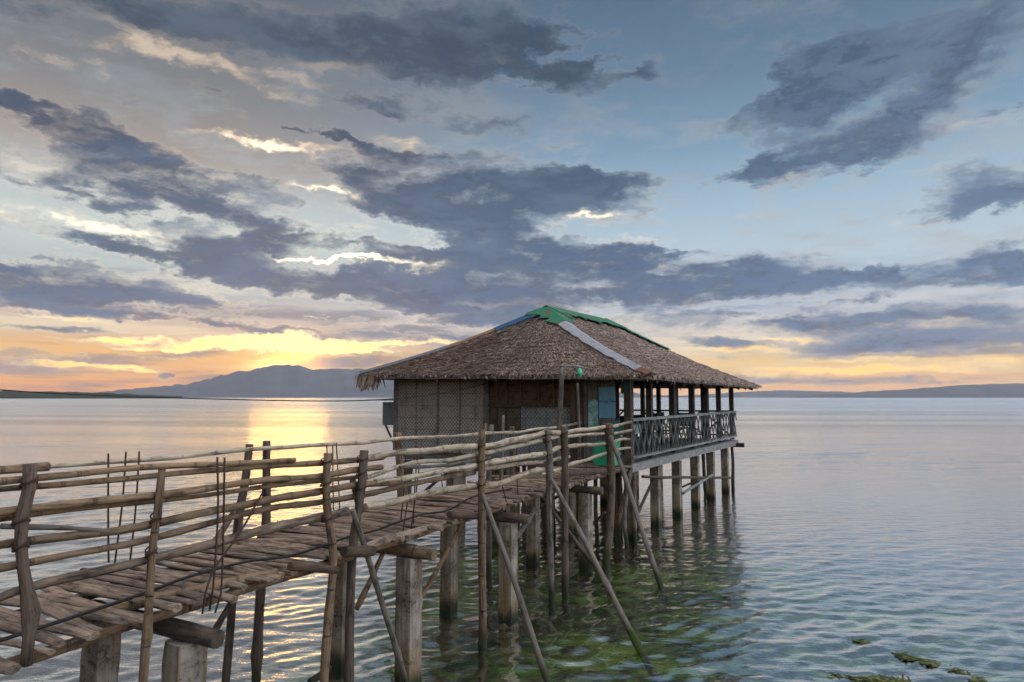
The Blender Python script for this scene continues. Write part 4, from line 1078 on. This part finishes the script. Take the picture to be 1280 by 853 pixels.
# lantern: lathe
lc = on_y(724.8, 465.5, 14.46); prof = [(0, .10), (.015, .10), (.022, .075), (.042, .055), (.055, .02), (.055, -.02), (.042, -.055), (.022, -.075), (.022, -.11), (0, -.115)]
ln_ = MB(); vs, fs, seg = [], [], 12
for (r, z) in prof:
    for j in range(seg): vs.append(lc + Vector((r * math.cos(2 * math.pi * j / seg), r * math.sin(2 * math.pi * j / seg), z)))
for i in range(len(prof) - 1):
    for j in range(seg): fs.append((i * seg + j, i * seg + (j + 1) % seg, (i + 1) * seg + (j + 1) % seg, (i + 1) * seg + j))
ln_._add(vs, fs, [tuple(v) for v in vs], True)
ln_.tube([lc + Vector((0, 0, .095)), lc + Vector((0, 0, .15))], .006, 5, 0)
mg, T = mat('green_glass'); finish(T, (.03, .50, .30), .18, spec=.6); M['glass'] = mg
tag(ln_.build('lantern', mg), 'small bright green lantern hanging from the arm of the crooked pole', 'lantern')
A2 = on_y(724, 545, 14.9)
st = MB().tube([Vector((A2.x, A2.y, DECK - .02)), A2, on_y(723, 510, 14.9), on_y(722, 479, 14.9)], [.034, .034, .03, .028], 8, .12, 2).build('thin_pole', 'greypole')
tag(st, 'thin bare stick standing upright in front of the dark doorway', 'pole')
# tables and benches on the veranda
def table(x, y, sx, sy, label, mtop):
    t = thing('table', label, 'table', hw(x, y, 0), ang, 'tables on the veranda', local=True)
    MB().box((0, 0, .735), (sx, sy, .03)).build('tabletop', mtop, t)
    cl = MB().box((0, -sy / 2 - .012, .62), (sx + .02, .012, .24)); cl.box((-sx / 2 - .012, 0, .62), (.012, sy, .24)); cl.build('cloth_drop', mtop, t)
    for a in (-1, 1):
        for b in (-1, 1): MB().box((a * (sx / 2 - .06), b * (sy / 2 - .06), .36), (.05, .05, .72)).build('leg', 'veranda', t)
table(2.2, 1.25, 1.0, .9, 'table under a pale blue cloth just inside the lattice by the corner post', 'cloth')
table(5.6, 2.0, 1.1, .9, 'grey table in the middle of the open veranda', 'grey')
def chair(x, y, rz, label):
    t = thing('chair', label, 'chair', hw(x, y, 0), ang + rz, 'dark chairs on the veranda', local=True)
    MB().box((0, 0, .44), (.42, .42, .04), None, .01).build('seat', 'darkboard', t)
    MB().box((-.2, 0, .72), (.03, .42, .42), None, .01).build('backrest', 'darkboard', t)
    for a in (-1, 1):
        for b in (-1, 1): MB().box((a * .18, b * .18, .21), (.035, .035, .42)).build('leg', 'veranda', t)
CL = 'dark chair set round the tables behind the lattice railing'
for (x, y, rz) in ((1.35, 1.2, .1), (3.1, 1.5, 3.2), (4.6, 1.6, .2), (6.6, 1.9, 3.0), (5.7, 1.1, 1.6), (7.7, 1.2, .4), (8.3, 2.3, 2.4)): chair(x, y, rz, CL)
# cables
cb = MB().tube([on_z(x, y, DECK + .03) for x, y in ((-60, 822), (0, 801), (90, 772), (182, 741), (240, 720), (310, 702), (360, 696), (400, 684), (437, 671), (470, 663), (491, 655), (530, 643), (560, 638), (592, 621), (640, 611))], .0125, 7, .1, 0, 60).build('cable', 'black')
tag(cb, 'black cable lying loose along the near edge of the footbridge deck', 'cable')
wend = fac(614, 478, -.06); we = hw(wend.x, wend.y, wend.z)
pts = []
for (x, y, Y) in ((-200, 474, 13.5), (-60, 483, 13.8), (0, 487.5, 14.0), (60, 491.5, 14.3), (150, 495.5, 14.7), (230, 498, 15.1), (330, 500.5, 15.6), (420, 501.5, 16.0), (480, 499.5, 16.3), (530, 494.5, 16.5), (580, 486.5, 16.7)): pts.append(on_y(x, y, Y))
tag(MB().tube(pts + [we], .014, 6, .02, 0, 60, True, .01).build('wire', 'black'), 'thin sagging wire running over the water to the woven wall', 'wire')
# rubble round the pier foot
rb = thing('rubble', 'low heap of dark barnacled stones in the shallows around a concrete pier foot under the footbridge', 'stones', Wb(5.2, -.1, -.3))
c = Wb(5.2, -.1, 0)
for k in range(46):
    a = R.uniform(0, 6.28); d = R.uniform(.1, .52); r = R.uniform(.03, .075)
    p = c + Vector((math.cos(a) * d * 1.15, math.sin(a) * d, -.0 - d * .20 + R.uniform(-.03, .03)))
    mb = MB(); vs, fs = [], []; ns, nq = 6, 8; sdd = R.uniform(0, 99)
    for i in range(ns + 1):
        th = math.pi * i / ns
        for j in range(nq):
            ph = 2 * math.pi * j / nq; dv = Vector((math.sin(th) * math.cos(ph), math.sin(th) * math.sin(ph), math.cos(th)))
            vs.append(p + dv * r * (1 + .45 * mnoise.noise(dv * 1.7 + Vector((sdd, 0, 0)))) * (1 if True else 0))
    for i in range(ns):
        for j in range(nq): fs.append((i * nq + j, i * nq + (j + 1) % nq, (i + 1) * nq + (j + 1) % nq, (i + 1) * nq + j))
    mb._add(vs, fs, [tuple(v) for v in vs], False); mb.build('stone', 'stone', rb)
# floating weed at the lower right
def weed_mat():
    m, T = mat('seaweed'); rnd = T.n('ShaderNodeNewGeometry').outputs['Random Per Island']
    finish(T, T.ramp(rnd, [(0, (.012, .02, .005)), (.5, (.045, .06, .012)), (1, (.14, .15, .035))]), .6); return m
WM = weed_mat()
mb = MB(); V, Fs = [], []
def weed(path, wid, n):
    P = [on_z(x, y, .0) for x, y in path]
    for k in range(n):
        t = R.random() * (len(P) - 1); i = int(t); c = P[i].lerp(P[i + 1], t - i)
        d = (P[i + 1] - P[i]).normalized(); sd2 = Vector((-d.y, d.x, 0)); w_ = wid * math.sin(math.pi * (.08 + .9 * t / (len(P) - 1))) ** .6
        c = c + sd2 * R.gauss(0, .4) * w_ + d * R.uniform(-.1, .1) + Vector((0, 0, R.uniform(-.035, .008)))
        a = R.uniform(0, 6.28); e = Vector((math.cos(a), math.sin(a), R.uniform(-.12, .12))) * R.uniform(.03, .09); g = Vector((-e.y, e.x, 0)).normalized() * R.uniform(.006, .016)
        o = len(V); V.extend([c - e - g, c - e + g, c + e + g, c + e - g]); Fs.append((o, o + 1, o + 2, o + 3))
weed([(1072, 800), (1100, 810), (1140, 823), (1180, 833), (1210, 846), (1236, 860), (1260, 872)], .10, 1500)
weed([(1050, 846), (1085, 847), (1130, 852), (1160, 862)], .10, 800)
mb._add(V, Fs, [(0, 0, 0)] * len(V), False)
tag(mb.build('seaweed', WM), 'drifting green seaweed streak on the calm water surface', 'seaweed', None, 'stuff')
